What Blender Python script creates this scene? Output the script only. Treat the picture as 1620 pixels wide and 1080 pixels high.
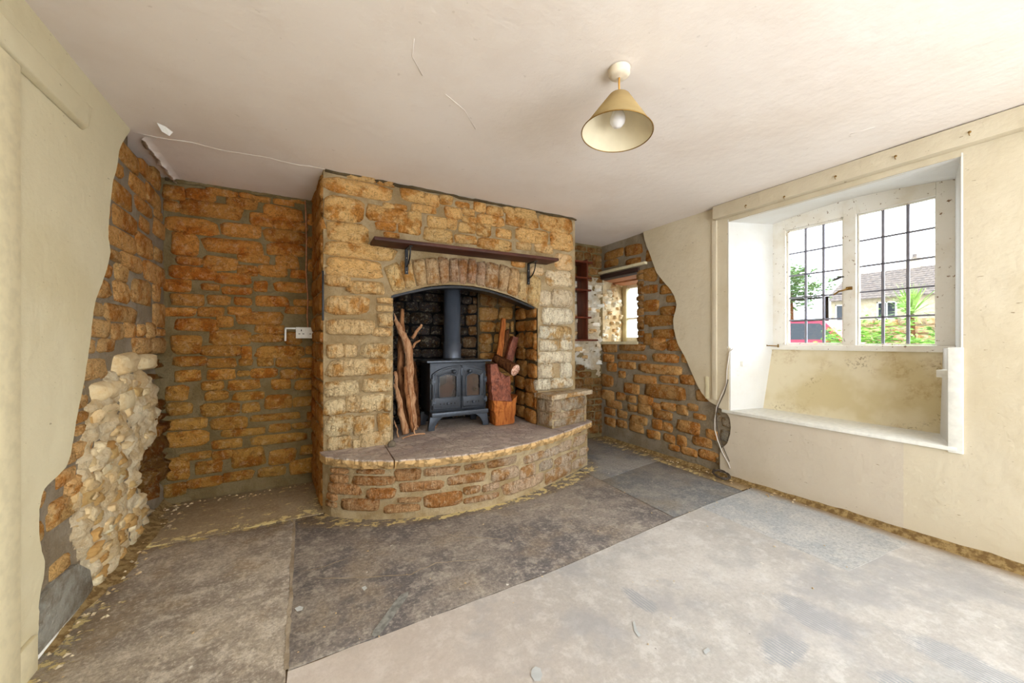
import bpy, bmesh, math, random
from mathutils import Vector, Matrix, noise as mnoise
for _o in list(bpy.data.objects): bpy.data.objects.remove(_o)
SC = bpy.context.scene
COL = SC.collection
# ---------------------------------------------------------------- camera, sky, sun, lamps, exposure
YAW = math.radians(28.8); SN, CS = math.sin(YAW), math.cos(YAW)
EYE = 1.07; FPX = 600.0
cam_d = bpy.data.cameras.new('camera'); cam = bpy.data.objects.new('camera', cam_d); COL.objects.link(cam)
cam.location = (0, 0, EYE); cam.rotation_euler = (math.radians(90), 0, -YAW)
cam_d.sensor_width = 36; cam_d.lens = 36*FPX/1620; cam_d.clip_start = 0.02; cam_d.clip_end = 300
SC.camera = cam
W = bpy.data.worlds.new('sky'); SC.world = W; W.use_nodes = True
bg = W.node_tree.nodes['Background']; bg.inputs[0].default_value = (0.86, 0.93, 1.0, 1); bg.inputs[1].default_value = 8.0
def lamp(name, kind, loc, rot, power, color, **kw):
    d = bpy.data.lights.new(name, kind); o = bpy.data.objects.new(name, d); COL.objects.link(o)
    o.location = loc; o.rotation_euler = rot; d.energy = power; d.color = color
    for k, v in kw.items(): setattr(d, k, v)
    return o
def aim(o, tgt):
    o.rotation_euler = (Vector(tgt)-o.location).to_track_quat('-Z', 'Y').to_euler()
sun = lamp('bright_cloud_sun', 'SUN', (8, -4, 6), (0, 0, 0), 7.0, (1.0, 0.97, 0.93), angle=math.radians(50))
aim(sun, (8-1.0, -4+0.62, 6-0.42))
rear = lamp('rear_window_daylight', 'AREA', (1.3, -1.42, 1.15), (math.radians(90), 0, 0), 70.0, (0.97, 0.98, 1.0), shape='RECTANGLE', size=2.3, size_y=1.5)
aim(rear, (1.15, 1.2, 2.5))
SC.view_settings.view_transform = 'Standard'; SC.view_settings.look = 'None'
SC.view_settings.exposure = -0.22; SC.view_settings.gamma = 1.0; SC.view_settings.use_curve_mapping = False
# ---------------------------------------------------------------- viewing geometry helpers: read a position off a real plane
def ray(px, py):
    dx = (px-810)/FPX
    return SN+CS*dx, CS-SN*dx, (540-py)/FPX
def onX(px, py, X): r = ray(px, py); f = X/r[0]; return (X, r[1]*f, EYE+r[2]*f)
def onY(px, py, Y): r = ray(px, py); f = Y/r[1]; return (r[0]*f, Y, EYE+r[2]*f)
def onZ(px, py, Z): r = ray(px, py); f = (Z-EYE)/r[2]; return (r[0]*f, r[1]*f, Z)
R = random.Random(7)
class Strip:
    """a vertical wall surface above a plan polyline; seen from the room it runs from left to right"""
    def __init__(s, pts):
        s.p = [Vector(q) for q in pts]; s.l = [0]
        for a, b in zip(s.p, s.p[1:]): s.l.append(s.l[-1]+(b-a).length)
        s.L = s.l[-1]
    def seg(s, t):
        for i in range(len(s.p)-2):
            if t < s.l[i+1]: return i
        return len(s.p)-2
    def hit(s, px, py):
        rx, ry, rz = ray(px, py); best = None; n = len(s.p)-1
        for i in range(n):
            a, b = s.p[i], s.p[i+1]; d = b-a; den = rx*d.y-ry*d.x
            if abs(den) < 1e-9: continue
            t = (a.x*d.y-a.y*d.x)/den
            u = (a.x*ry-a.y*rx)/den
            lo = -9 if i == 0 else -0.001; hi = 9 if i == n-1 else 1.001
            if t > 0 and lo <= u <= hi and (best is None or t < best[0]) : best = (t, s.l[i]+u*d.length)
        if best is None:
            return (s.L if rx/ry > s.p[-1].x/s.p[-1].y else 0.0), EYE+rz*(s.p[-1].y if rx/ry > s.p[-1].x/s.p[-1].y else s.p[0].y)/ry
        return best[1], EYE+best[0]*rz
    def nrm(s, t):
        def sn(i): d = (s.p[i+1]-s.p[i]).normalized(); return Vector((d.y, -d.x))
        return sn(s.seg(t))
    def pos(s, t, z, off=0.0):
        i = s.seg(t); a, b = s.p[i], s.p[i+1]; d = (b-a).normalized()
        q = a+d*(t-s.l[i])+Vector((d.y, -d.x))*off
        return Vector((q.x, q.y, z))
# ---------------------------------------------------------------- mesh helpers
class B:
    def __init__(s): s.v = []; s.f = []
    def add(s, vs, fs):
        k = len(s.v); s.v += [tuple(v) for v in vs]; s.f += [tuple(i+k for i in f) for f in fs]; return s
    def box(s, x0, x1, y0, y1, z0, z1, M=None):
        vs = [Vector((x, y, z)) for z in (z0, z1) for y in (y0, y1) for x in (x0, x1)]
        if M: vs = [M @ v for v in vs]
        return s.add(vs, [(0, 2, 3, 1), (4, 5, 7, 6), (0, 1, 5, 4), (2, 6, 7, 3), (0, 4, 6, 2), (1, 3, 7, 5)])
    def hexa(s, lo, hi):   # two quads (4 points each), lo ring then hi ring
        return s.add(list(lo)+list(hi), [(3, 2, 1, 0), (4, 5, 6, 7), (0, 1, 5, 4), (1, 2, 6, 5), (2, 3, 7, 6), (3, 0, 4, 7)])
    def prism(s, poly, z0, z1):
        n = len(poly)
        return s.add([(x, y, z0) for x, y in poly]+[(x, y, z1) for x, y in poly],
                     [tuple(range(n))[::-1], tuple(range(n, 2*n))]+[(i, (i+1) % n, n+(i+1) % n, n+i) for i in range(n)])
    def ext(s, pts, vec):  # extrude a planar 3D polygon
        n = len(pts); v = Vector(vec)
        return s.add([Vector(p) for p in pts]+[Vector(p)+v for p in pts],
                     [tuple(range(n))[::-1], tuple(range(n, 2*n))]+[(i, (i+1) % n, n+(i+1) % n, n+i) for i in range(n)])
    def tube(s, path, rad, n=8, rough=0.0, seed=0, closed=False, flat=1.0):
        P = [Vector(p) for p in path]; rr = rad if isinstance(rad, (list, tuple)) else [rad]*len(P)
        rnd = random.Random(seed); vs = []; m = len(P); up = None
        for i, p in enumerate(P):
            d = (P[(i+1) % m]-P[i-1]) if closed else (P[min(i+1, m-1)]-P[max(i-1, 0)])
            d.normalize()
            if up is None: up = Vector((0, 0, 1)) if abs(d.z) < 0.9 else Vector((0, 1, 0))
            a = d.cross(up).normalized(); b = a.cross(d).normalized(); up = b
            for k in range(n):
                t = 2*math.pi*k/n; q = rr[i]*(1+rough*rnd.uniform(-1, 1))
                vs.append(p+a*math.cos(t)*q+b*math.sin(t)*q*flat)
        fs = [(i*n+k, i*n+(k+1) % n, ((i+1) % m)*n+(k+1) % n, ((i+1) % m)*n+k) for i in range(m if closed else m-1) for k in range(n)]
        if not closed: fs += [tuple(range(n))[::-1], tuple(range((m-1)*n, m*n))]
        return s.add(vs, fs)
    def lathe(s, prof, n=32, M=None, cap=False):
        vs = [Vector((r*math.cos(2*math.pi*k/n), r*math.sin(2*math.pi*k/n), z)) for r, z in prof for k in range(n)]
        if M: vs = [M @ v for v in vs]
        m = len(prof)
        fs = [(i*n+k, i*n+(k+1) % n, (i+1)*n+(k+1) % n, (i+1)*n+k) for i in range(m-1) for k in range(n)]
        if cap: fs += [tuple(range(n))[::-1], tuple(range((m-1)*n, m*n))]
        return s.add(vs, fs)
    def obj(s, name, mat, parent=None, smooth=False, bevel=0, origin=None, fix=True):
        me = bpy.data.meshes.new(name)
        o0 = Vector(origin) if origin is not None else Vector((0, 0, 0))
        me.from_pydata([tuple(Vector(v)-o0) for v in s.v], [], s.f)
        if bevel or fix:
            bm = bmesh.new(); bm.from_mesh(me)
            if fix: bmesh.ops.recalc_face_normals(bm, faces=bm.faces)
            if bevel:
                es = [e for e in bm.edges if len(e.link_faces) == 2 and e.calc_face_angle(0) > 0.5]
                bmesh.ops.bevel(bm, geom=es, offset=bevel, segments=2, profile=0.6, affect='EDGES', clamp_overlap=True)
            bm.to_mesh(me); bm.free()
        if smooth or bevel:
            for p in me.polygons: p.use_smooth = True
            if bevel:
                try: me.set_sharp_from_angle(angle=math.radians(50))
                except Exception: pass
        me.materials.append(mat); me.update()
        o = bpy.data.objects.new(name, me); COL.objects.link(o); o.location = o0
        if parent: par(o, parent)
        return o
def par(o, p):
    o.parent = p; o.matrix_parent_inverse = Matrix.Translation(-Vector(p.location))
def tag(o, label, cat, group=None):
    o['label'] = label; o['category'] = cat
    if group: o['group'] = group
    return o
def struct(o): o['kind'] = 'structure'; return o
def empty(name, loc, label=None, cat=None, group=None):
    o = bpy.data.objects.new(name, None); COL.objects.link(o); o.location = loc; o.empty_display_size = .05
    if label: tag(o, label, cat, group)
    return o
# ---------------------------------------------------------------- material helpers
def srgb(r, g, b):
    return tuple(((c/255)/12.92 if c/255 <= .04045 else ((c/255+.055)/1.055)**2.4) for c in (r, g, b))+(1.0,)
class N:
    def __init__(s, name):
        s.m = bpy.data.materials.new(name); s.m.use_nodes = True; s.t = s.m.node_tree; s.t.nodes.clear()
        s.out = s.n('ShaderNodeOutputMaterial'); s.b = s.n('ShaderNodeBsdfPrincipled')
        s.t.links.new(s.b.outputs[0], s.out.inputs[0]); s.pos = s.n('ShaderNodeNewGeometry').outputs['Position']
    def n(s, k): return s.t.nodes.new(k)
    def L(s, a, b):
        if hasattr(a, 'is_output'): s.t.links.new(a, b)
        elif isinstance(a, (tuple, list)) and len(b.default_value) != len(a): b.default_value = tuple(a)[:len(b.default_value)]
        else: b.default_value = a
    def map(s, scale=(1, 1, 1), rot=(0, 0, 0), loc=(0, 0, 0), vec=None):
        m = s.n('ShaderNodeMapping'); s.L(vec or s.pos, m.inputs[0]); m.inputs['Scale'].default_value = scale
        m.inputs['Rotation'].default_value = rot; m.inputs['Location'].default_value = loc; return m.outputs[0]
    def noise(s, scale, detail=4, rough=.55, vec=None, dist=0):
        k = s.n('ShaderNodeTexNoise'); s.L(vec or s.pos, k.inputs['Vector']); k.inputs['Scale'].default_value = scale
        k.inputs['Detail'].default_value = detail; k.inputs['Roughness'].default_value = rough; k.inputs['Distortion'].default_value = dist
        return k.outputs['Fac']
    def voro(s, scale, vec=None, feat='F1', rnd=1):
        k = s.n('ShaderNodeTexVoronoi'); k.feature = feat; s.L(vec or s.pos, k.inputs['Vector']); k.inputs['Scale'].default_value = scale
        k.inputs['Randomness'].default_value = rnd; return k.outputs['Distance']
    def math(s, op, a, b=0.0, clamp=False):
        k = s.n('ShaderNodeMath'); k.operation = op; k.use_clamp = clamp; s.L(a, k.inputs[0]); s.L(b, k.inputs[1]); return k.outputs[0]
    def step(s, x, lo, hi):  # smooth 0..1
        k = s.n('ShaderNodeMapRange'); k.interpolation_type = 'SMOOTHSTEP'; s.L(x, k.inputs[0])
        k.inputs[1].default_value = min(lo, hi); k.inputs[2].default_value = max(lo, hi)
        k.inputs[3].default_value = 0 if lo < hi else 1; k.inputs[4].default_value = 1 if lo < hi else 0
        return k.outputs[0]
    def mix(s, f, a, b, mode='MIX'):
        k = s.n('ShaderNodeMix'); k.data_type = 'RGBA'; k.blend_type = mode; s.L(f, k.inputs[0]); s.L(a, k.inputs[6]); s.L(b, k.inputs[7]); return k.outputs[2]
    def xyz(s):
        k = s.n('ShaderNodeSeparateXYZ'); s.L(s.pos, k.inputs[0]); return k.outputs
    def objcol(s): return s.n('ShaderNodeObjectInfo').outputs['Color']
    def rnd(s): return s.n('ShaderNodeObjectInfo').outputs['Random']
    def bump(s, h, dist, strength=1.0, prev=None):
        k = s.n('ShaderNodeBump'); s.L(h, k.inputs['Height']); k.inputs['Distance'].default_value = dist; k.inputs['Strength'].default_value = strength
        if prev: s.t.links.new(prev, k.inputs['Normal'])
        return k.outputs[0]
    def done(s, col, rough=.9, nrm=None, metal=0, spec=.3):
        s.L(col, s.b.inputs['Base Color']); s.L(rough, s.b.inputs['Roughness']); s.b.inputs['Metallic'].default_value = metal
        s.b.inputs['Specular IOR Level'].default_value = spec
        if nrm: s.t.links.new(nrm, s.b.inputs['Normal'])
        return s.m
def m_plain(name, c, rough=.6, metal=0, nscale=30, nd=.0008, var=.12, spec=.4):
    k = N(name); f = k.noise(nscale, 4)
    col = k.mix(k.step(f, .35, .7), c, tuple(x*(1-var) for x in c[:3])+(1,))
    return k.done(col, rough, k.bump(f, nd), metal, spec)
def m_stone(name, chisel=0.0, rough_d=.012, pale=.35):
    k = N(name); c = k.objcol()
    n1 = k.noise(7, 6, .68); n2 = k.noise(30, 6, .72); n3 = k.noise(120, 4, .7); fis = k.noise(13, 5, .65, k.map(scale=(1, 1, 1.6), loc=(3, 5, 1)), .8)
    dark = k.mix(1.0, c, srgb(222, 190, 146), 'MULTIPLY')
    col = k.mix(k.step(n1, .47, .60), c, dark)
    lite = k.mix(.6, c, srgb(240, 222, 184))
    col = k.mix(k.math('MULTIPLY', k.step(n2, .50, .66), pale), col, lite)
    col = k.mix(k.math('MULTIPLY', k.step(n2, .47, .34), .42), col, srgb(134, 98, 60))
    col = k.mix(k.math('MULTIPLY', k.step(n3, .5, .36), .28), col, srgb(96, 66, 40))
    ridge = k.step(k.math('ABSOLUTE', k.math('SUBTRACT', fis, .5)), .011, .002)
    pits = k.step(k.noise(19, 6, .72, k.map(scale=(1, 1, 2.2))), .365, .30)
    pits = k.math('MAXIMUM', pits, k.math('MULTIPLY', ridge, .55))
    col = k.mix(k.math('MULTIPLY', pits, .6), col, srgb(72, 48, 26))
    h = k.math('ADD', k.math('MULTIPLY', n1, 1.6), k.math('ADD', k.math('MULTIPLY', n2, .9), k.math('MULTIPLY', n3, .22)))
    h = k.math('SUBTRACT', h, k.math('MULTIPLY', pits, .35))
    nr = k.bump(h, rough_d*2.6)
    if chisel:
        ch = k.noise(52, 3, .6, k.map(scale=(1, 1, .18)), .8)
        nr = k.bump(ch, .016*chisel, 1, nr)
        col = k.mix(k.math('MULTIPLY', k.step(ch, .50, .36), .38*chisel), col, srgb(140, 96, 54))
    return k.done(col, .95, nr, spec=.12)
def m_mortar(name, c, c2, dd=.008):
    k = N(name); n1 = k.noise(5, 5, .65); n2 = k.noise(36, 6, .75); n3 = k.noise(110, 4, .7)
    col = k.mix(k.step(n1, .4, .6), c, c2)
    col = k.mix(k.math('MULTIPLY', k.step(n2, .52, .66), .35), col, tuple(x*.55 for x in c[:3])+(1,))
    col = k.mix(k.math('MULTIPLY', k.step(n3, .46, .32), .3), col, tuple(min(1, x*1.35) for x in c[:3])+(1,))
    return k.done(col, .95, k.bump(k.math('ADD', k.math('MULTIPLY', n1, 1.5), k.math('ADD', n2, k.math('MULTIPLY', n3, .3))), dd*1.8), spec=.1)
def m_plaster(name, c, blotch, marks=.0, d=.006):
    k = N(name); n1 = k.noise(1.7, 5, .6); n2 = k.noise(11, 5, .6); n3 = k.noise(70, 4)
    col = k.mix(k.math('MULTIPLY', k.step(n1, .42, .7), .55), c, blotch)
    col = k.mix(k.math('MULTIPLY', k.step(n2, .58, .78), .22), col, blotch)
    sc = k.step(k.noise(30, 2, .5, k.map(scale=(1, 1, 4), rot=(.3, .2, 0))), .735, .76)
    if marks: col = k.mix(k.math('MULTIPLY', sc, marks), col, srgb(120, 98, 62))
    return k.done(col, .82, k.bump(k.math('ADD', k.math('MULTIPLY', n1, 3.0), k.math('ADD', n2, k.math('MULTIPLY', n3, .12))), d), spec=.2)
M = {}
M['stone'] = m_stone('ham_stone', .0, .008)
M['stone_tooled'] = m_stone('tooled_ham_stone', 1.0, .008, .5)
M['stone_rough'] = m_stone('rough_broken_stone', .0, .022, .5)
k = N('pale_broken_stone'); c_ = k.objcol(); n1 = k.noise(9, 6, .68); n2 = k.noise(45, 6, .72)
_c = k.mix(k.math('MULTIPLY', k.step(n1, .46, .64), .5), c_, k.mix(1.0, c_, srgb(232, 208, 172), 'MULTIPLY'))
_c = k.mix(k.math('MULTIPLY', k.step(n2, .44, .32), .45), _c, srgb(170, 132, 88))
M['chip'] = k.done(_c, .95, k.bump(k.math('ADD', n1, k.math('MULTIPLY', n2, .5)), .012), spec=.1)
M['mortar_tan'] = m_mortar('tan_mortar', srgb(178, 156, 122), srgb(154, 130, 94))
M['mortar_olive'] = m_mortar('olive_mortar', srgb(138, 120, 86), srgb(124, 104, 68))
M['mortar_grey'] = m_mortar('grey_brown_mortar', srgb(160, 146, 126), srgb(146, 130, 106))
M['mortar_hearth'] = m_mortar('pale_hearth_mortar', srgb(192, 172, 138), srgb(168, 144, 106))
M['rubble'] = m_mortar('crumbling_pale_rubble', srgb(236, 218, 184), srgb(214, 184, 138), .010)
M['mortar_dark'] = m_mortar('smoke_darkened_mortar', srgb(104, 88, 64), srgb(84, 70, 50))
M['soot'] = m_mortar('sooty_chimney_lining', srgb(30, 29, 30), srgb(18, 18, 19), .015)
M['plaster'] = m_plaster('cream_plaster', srgb(214, 202, 178), srgb(196, 180, 148), .7)
M['plaster_left'] = m_plaster('yellowed_cream_plaster', srgb(222, 212, 180), srgb(206, 192, 152), .5)
M['plaster_low'] = m_plaster('pinkish_beige_plaster', srgb(208, 196, 178), srgb(194, 180, 156), .8)
M['ceiling'] = m_plaster('ceiling_paint', srgb(238, 228, 220), srgb(228, 214, 202), .15, .0035)
M['reveal'] = m_plaster('white_reveal_paint', srgb(230, 228, 224), srgb(216, 210, 198), .3, .004)
M['render'] = m_mortar('grey_cement_render', srgb(176, 172, 160), srgb(136, 124, 106), .01)
M['frame'] = None
k = N('flaking_white_window_paint'); n1 = k.noise(60, 4, .6); n2 = k.noise(6, 4)
_c = k.mix(k.math('MULTIPLY', k.step(n2, .42, .72), .5), srgb(244, 240, 232), srgb(224, 212, 190))
_c = k.mix(k.step(k.noise(34, 5, .7), .62, .67), _c, srgb(140, 110, 78)); M['frame'] = k.done(_c, .5, k.bump(n1, .002))
k = N('mouldy_back_panel_paint'); x, y, z = k.xyz(); n1 = k.noise(7, 6, .65); n2 = k.noise(55, 5, .7)
_c = k.mix(k.math('MULTIPLY', k.step(k.noise(2.6, 4), .42, .6), .7), srgb(226, 214, 184), srgb(204, 186, 138))
_m = k.math('MULTIPLY', k.step(n1, .46, .62), k.step(n2, .52, .58)); _m2 = k.step(k.noise(3.1, 3, .6, k.map(loc=(3, 1.4, 2.2))), .5, .62)
_c = k.mix(k.math('MULTIPLY', k.math('MULTIPLY', _m, _m2), .85), _c, srgb(128, 104, 62))
_m3 = k.math('MULTIPLY', k.step(k.noise(2.2, 5, .7, k.map(loc=(1.3, 4.1, .6))), .50, .66), k.step(k.noise(40, 5, .7), .40, .56)); _c = k.mix(k.math('MULTIPLY', _m3, .6), _c, srgb(166, 128, 72))
M['mouldy'] = k.done(_c, .8, k.bump(n1, .004))
M['cream_wood'] = m_plain('cream_painted_wood', srgb(226, 214, 178), .55)
M['white_wood'] = m_plain('white_painted_wood', srgb(240, 238, 230), .45)
M['iron'] = m_plain('blue_black_cast_iron', srgb(52, 56, 64), .42, .35, 60, .0012, .2)
M['iron_lit'] = m_plain('lit_cast_iron', srgb(74, 80, 90), .38, .4, 60, .001, .25)  # lit copy of the stove iron: brighter front parts put into the colour
M['pipe'] = m_plain('grey_enamel_flue', srgb(80, 86, 98), .36, .3, 15, .0004, .1)
M['black'] = m_plain('black_iron', srgb(26, 25, 27), .4, .4)
M['brass'] = m_plain('tarnished_brass', srgb(150, 116, 60), .4, .7)
M['steel'] = m_plain('dull_steel', srgb(170, 168, 160), .4, .7)
M['lead'] = m_plain('grey_lead_came', srgb(150, 150, 164), .5, .3)  # lead lightened, glare of the window put into its colour
M['plastic'] = m_plain('white_plastic', srgb(238, 236, 230), .35)
M['old_plastic'] = m_plain('yellowed_white_plastic', srgb(236, 222, 200), .35)
M['cord'] = m_plain('amber_flex', srgb(206, 150, 62), .5)
M['cable'] = m_plain('pale_cable', srgb(224, 216, 206), .5)
M['coil'] = m_plain('dark_cable', srgb(78, 66, 56), .5)
def m_wood(name, a, b, scale=(1, 1, .08), s=34, rough=.55, d=.003, gloss=.4):
    k = N(name); g = k.noise(s, 6, .65, k.map(scale=scale), 1.0); n2 = k.noise(5, 3)
    col = k.mix(k.step(g, .36, .62), b, a); col = k.mix(k.math('MULTIPLY', k.step(n2, .4, .7), .4), col, b)
    return k.done(col, rough, k.bump(g, d), spec=gloss)
M['shelf_wood'] = m_wood('dark_stained_shelf', srgb(84, 42, 28), srgb(52, 26, 20), (.08, 1, 1), 30, .55, .0006, .3)
M['mahogany'] = m_wood('red_mahogany', srgb(112, 52, 30), srgb(80, 34, 20), (1, 1, .1), 30, .4, .0006)
M['drift'] = m_wood('driftwood', srgb(176, 124, 84), srgb(108, 64, 36), (1, 1, .12), 60, .85, .006, .1)
M['drift_pale'] = m_wood('pale_driftwood', srgb(206, 164, 126), srgb(150, 100, 66), (1, 1, .12), 60, .85, .006, .1)
M['bark'] = m_wood('rough_bark', srgb(116, 74, 44), srgb(66, 36, 20), (1, 1, .25), 70, .9, .01, .1)
M['split'] = m_wood('split_log', srgb(196, 120, 58), srgb(140, 72, 32), (1, 1, .1), 60, .75, .006, .2)
M['redlog'] = m_wood('red_brown_log_face', srgb(150, 86, 62), srgb(96, 46, 32), (1, 1, .6), 50, .5, .008, .4)
M['lintel_dark'] = m_wood('dark_lintel', srgb(72, 46, 36), srgb(46, 28, 22), (1, .1, 1), 30, .7)
M['lintel_pink'] = m_wood('pinkish_lintel_board', srgb(208, 150, 112), srgb(176, 112, 78), (1, .1, 1), 30, .7)
k = N('log_end_grain'); M['endgrain'] = k.done(k.mix(k.step(k.noise(70, 4), .4, .6), srgb(226, 190, 168), srgb(178, 124, 100)), .8, k.bump(k.noise(90, 3), .002))
k = N('aged_lampshade_fabric'); n1 = k.noise(12, 4); wv = k.noise(260, 2, .5)
k.b.inputs['Subsurface Weight'].default_value = 0
_c = k.mix(k.math('MULTIPLY', k.step(n1, .4, .7), .4), srgb(172, 148, 104), srgb(154, 130, 90)); M['shade'] = k.done(_c, .9, k.bump(wv, .0006), spec=.1)
M['shade_in'] = m_plain('shade_cream_lining', srgb(226, 214, 186), .8, 0, 15, .0004, .06)
k = N('frosted_bulb'); M['bulb'] = k.done(srgb(240, 238, 240), .25, None, spec=.6)
def m_glass(name, tint=(.96, .98, .98, 1), refl=.06, rough=.02):
    k = N(name); t = k.n('ShaderNodeBsdfTransparent'); t.inputs[0].default_value = tint
    g = k.n('ShaderNodeBsdfGlossy'); g.inputs['Roughness'].default_value = rough; mx = k.n('ShaderNodeMixShader'); mx.inputs[0].default_value = refl
    k.t.links.new(t.outputs[0], mx.inputs[1]); k.t.links.new(g.outputs[0], mx.inputs[2]); k.t.links.new(mx.outputs[0], k.out.inputs[0]); return k.m
M['glass'] = m_glass('old_window_glass')
k = N('sooty_stove_glass'); _c = k.mix(k.step(k.noise(9, 4), .4, .65), srgb(66, 48, 42), srgb(34, 30, 32)); M['stoveglass'] = k.done(_c, .12, None, spec=.8)
# floors
def m_floor(name, a, b, patches, speck=.6, rough=.8, warm=None, d=.004, blot=2.2):
    k = N(name); x, y, z = k.xyz()
    n1 = k.noise(blot, 7, .7); n2 = k.noise(11, 7, .75); n3 = k.noise(60, 5, .7)
    col = k.mix(k.step(n1, .42, .6), a, b)
    col = k.mix(k.math('MULTIPLY', k.step(n2, .48, .62), .6), col, patches)
    if warm: col = k.mix(k.math('MULTIPLY', k.step(k.noise(3.4, 5, .6, k.map(loc=(4, 2, 0))), .5, .66), .6), col, warm)
    n4 = k.noise(150, 4, .75, k.map(scale=(1, .7, 1)))
    col = k.mix(k.math('MULTIPLY', k.step(n3, .50, .60), .34 if blot > 2 else .13), col, tuple(c*.45 for c in a[:3])+(1,))
    col = k.mix(k.math('MULTIPLY', k.step(n3, .47, .36), .50 if blot > 2 else .2), col, patches)
    col = k.mix(k.math('MULTIPLY', k.step(n4, .52, .62), .28 if blot > 2 else .10), col, tuple(c*.4 for c in a[:3])+(1,))
    if blot < 2:
        pt = None
        for cx, cy, rx, ry_ in ((1.74, .74, .10, .16), (1.46, .70, .13, .07), (1.92, .36, .10, .22), (1.62, .42, .08, .12), (1.22, 1.12, .05, .10)):
            ax = k.math('DIVIDE', k.math('SUBTRACT', x, cx), rx); ay = k.math('DIVIDE', k.math('SUBTRACT', y, cy), ry_)
            e_ = k.math('SQRT', k.math('ADD', k.math('MULTIPLY', ax, ax), k.math('MULTIPLY', ay, ay)))
            q = k.step(k.math('ADD', e_, k.math('MULTIPLY', n2, 1.6)), 1.75, 1.35); pt = q if pt is None else k.math('MAXIMUM', pt, q)
        st = k.step(k.math('SINE', k.math('ADD', k.math('MULTIPLY', x, 480.0), k.math('MULTIPLY', n1, 16))), -.2, .4)
        col = k.mix(k.math('MULTIPLY', k.math('MULTIPLY', pt, k.math('ADD', .25, k.math('MULTIPLY', st, .75))), .75), col, srgb(150, 158, 170))
        col = k.mix(k.math('MULTIPLY', k.step(x, 1.3, .1), .45), col, srgb(206, 186, 172))
    if blot < 2: col = k.mix(k.math('MULTIPLY', k.step(k.noise(1.9, 5, .65, k.map(loc=(.4, 2.2, 0))), .50, .64), .6), col, srgb(166, 166, 170))
    sp = k.step(k.noise(26, 2, .5), .745, .765); col = k.mix(k.math('MULTIPLY', sp, speck), col, srgb(226, 222, 214))
    sd = k.step(k.noise(31, 2, .5, k.map(loc=(7, 3, 1))), .77, .785); col = k.mix(k.math('MULTIPLY', sd, .7), col, srgb(66, 56, 50))
    # old adhesive and flaking yellow paint in bands along the hearth, the slab joint and the wall foot
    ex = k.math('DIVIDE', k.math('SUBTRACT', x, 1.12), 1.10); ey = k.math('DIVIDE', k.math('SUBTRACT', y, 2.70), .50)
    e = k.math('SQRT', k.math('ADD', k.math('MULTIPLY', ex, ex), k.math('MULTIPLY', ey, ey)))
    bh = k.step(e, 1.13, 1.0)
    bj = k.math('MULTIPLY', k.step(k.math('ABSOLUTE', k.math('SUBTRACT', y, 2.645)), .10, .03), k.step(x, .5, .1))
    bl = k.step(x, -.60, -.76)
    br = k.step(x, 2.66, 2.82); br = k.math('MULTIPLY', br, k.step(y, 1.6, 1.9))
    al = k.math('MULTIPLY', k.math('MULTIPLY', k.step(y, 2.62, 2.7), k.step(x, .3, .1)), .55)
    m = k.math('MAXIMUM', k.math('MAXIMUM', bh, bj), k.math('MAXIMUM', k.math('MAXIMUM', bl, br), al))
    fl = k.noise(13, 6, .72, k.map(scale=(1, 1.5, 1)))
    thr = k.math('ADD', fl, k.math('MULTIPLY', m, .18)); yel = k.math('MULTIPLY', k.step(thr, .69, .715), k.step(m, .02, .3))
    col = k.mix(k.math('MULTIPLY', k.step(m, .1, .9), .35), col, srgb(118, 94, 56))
    col = k.mix(yel, col, srgb(224, 204, 146))
    br2 = k.math('MULTIPLY', k.step(k.math('ADD', x, k.math('MULTIPLY', n2, .12)), 2.84, 2.96), .85)
    col = k.mix(br2, col, srgb(134, 104, 56))
    h = k.math('ADD', k.math('ADD', n2, k.math('MULTIPLY', n3, .3)), k.math('MULTIPLY', yel, .5))
    return k.done(col, k.math('SUBTRACT', rough, k.math('MULTIPLY', n1, .25)), k.bump(h, d), spec=.35)
M['flag_dark'] = m_floor('dark_flagstone', srgb(110, 104, 104), srgb(152, 142, 134), srgb(190, 180, 168), .9, .72, srgb(158, 142, 124))
M['flag_brown'] = m_floor('brown_flagstone', srgb(152, 140, 128), srgb(184, 172, 156), srgb(222, 212, 198), .9, .8, srgb(160, 138, 108), .006)
M['flag_blue'] = m_floor('blue_grey_flagstone', srgb(122, 124, 128), srgb(154, 150, 146), srgb(172, 168, 162), .9, .7, srgb(140, 130, 116))
M['flag_pale'] = m_floor('blue_white_flagstone', srgb(178, 182, 186), srgb(198, 198, 198), srgb(214, 212, 208), .7, .7, None, .002)
M['screed'] = m_floor('pale_pink_grey_screed', srgb(190, 186, 182), srgb(208, 204, 200), srgb(222, 220, 218), .8, .75, srgb(174, 174, 174), .0025, 1.3)
M['flag_alcove'] = m_floor('alcove_flagstone', srgb(168, 148, 120), srgb(182, 164, 136), srgb(196, 176, 144), .3, .8, None)
M['joint_pale'] = m_mortar('tan_joint_filler', srgb(176, 162, 144), srgb(152, 136, 116), .003)
M['paint_mark'] = m_plain('dried_paint', srgb(200, 204, 206), .6)
M['joint'] = m_mortar('floor_joint', srgb(124, 102, 76), srgb(90, 72, 52), .004)
k = N('riven_hearth_slate'); n1 = k.noise(3.5, 5, .6, k.map(scale=(1, 1.6, 1))); n2 = k.noise(14, 6, .7); n3 = k.noise(80, 3)
_c = k.mix(k.step(n1, .38, .62), srgb(178, 160, 152), srgb(200, 184, 172)); _c = k.mix(k.math('MULTIPLY', k.step(n2, .5, .62), .5), _c, srgb(146, 126, 116))
_x, _y, _z = k.xyz(); _c = k.mix(k.math('MULTIPLY', k.step(_z, .378, .368), .85), _c, srgb(208, 168, 106))
M['slate'] = k.done(_c, .72, k.bump(n3, .001, 1, k.bump(k.math('ADD', n1, k.math('MULTIPLY', k.step(n2, .45, .55), .35)), .022)), spec=.3)
M['roof'] = None
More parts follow.
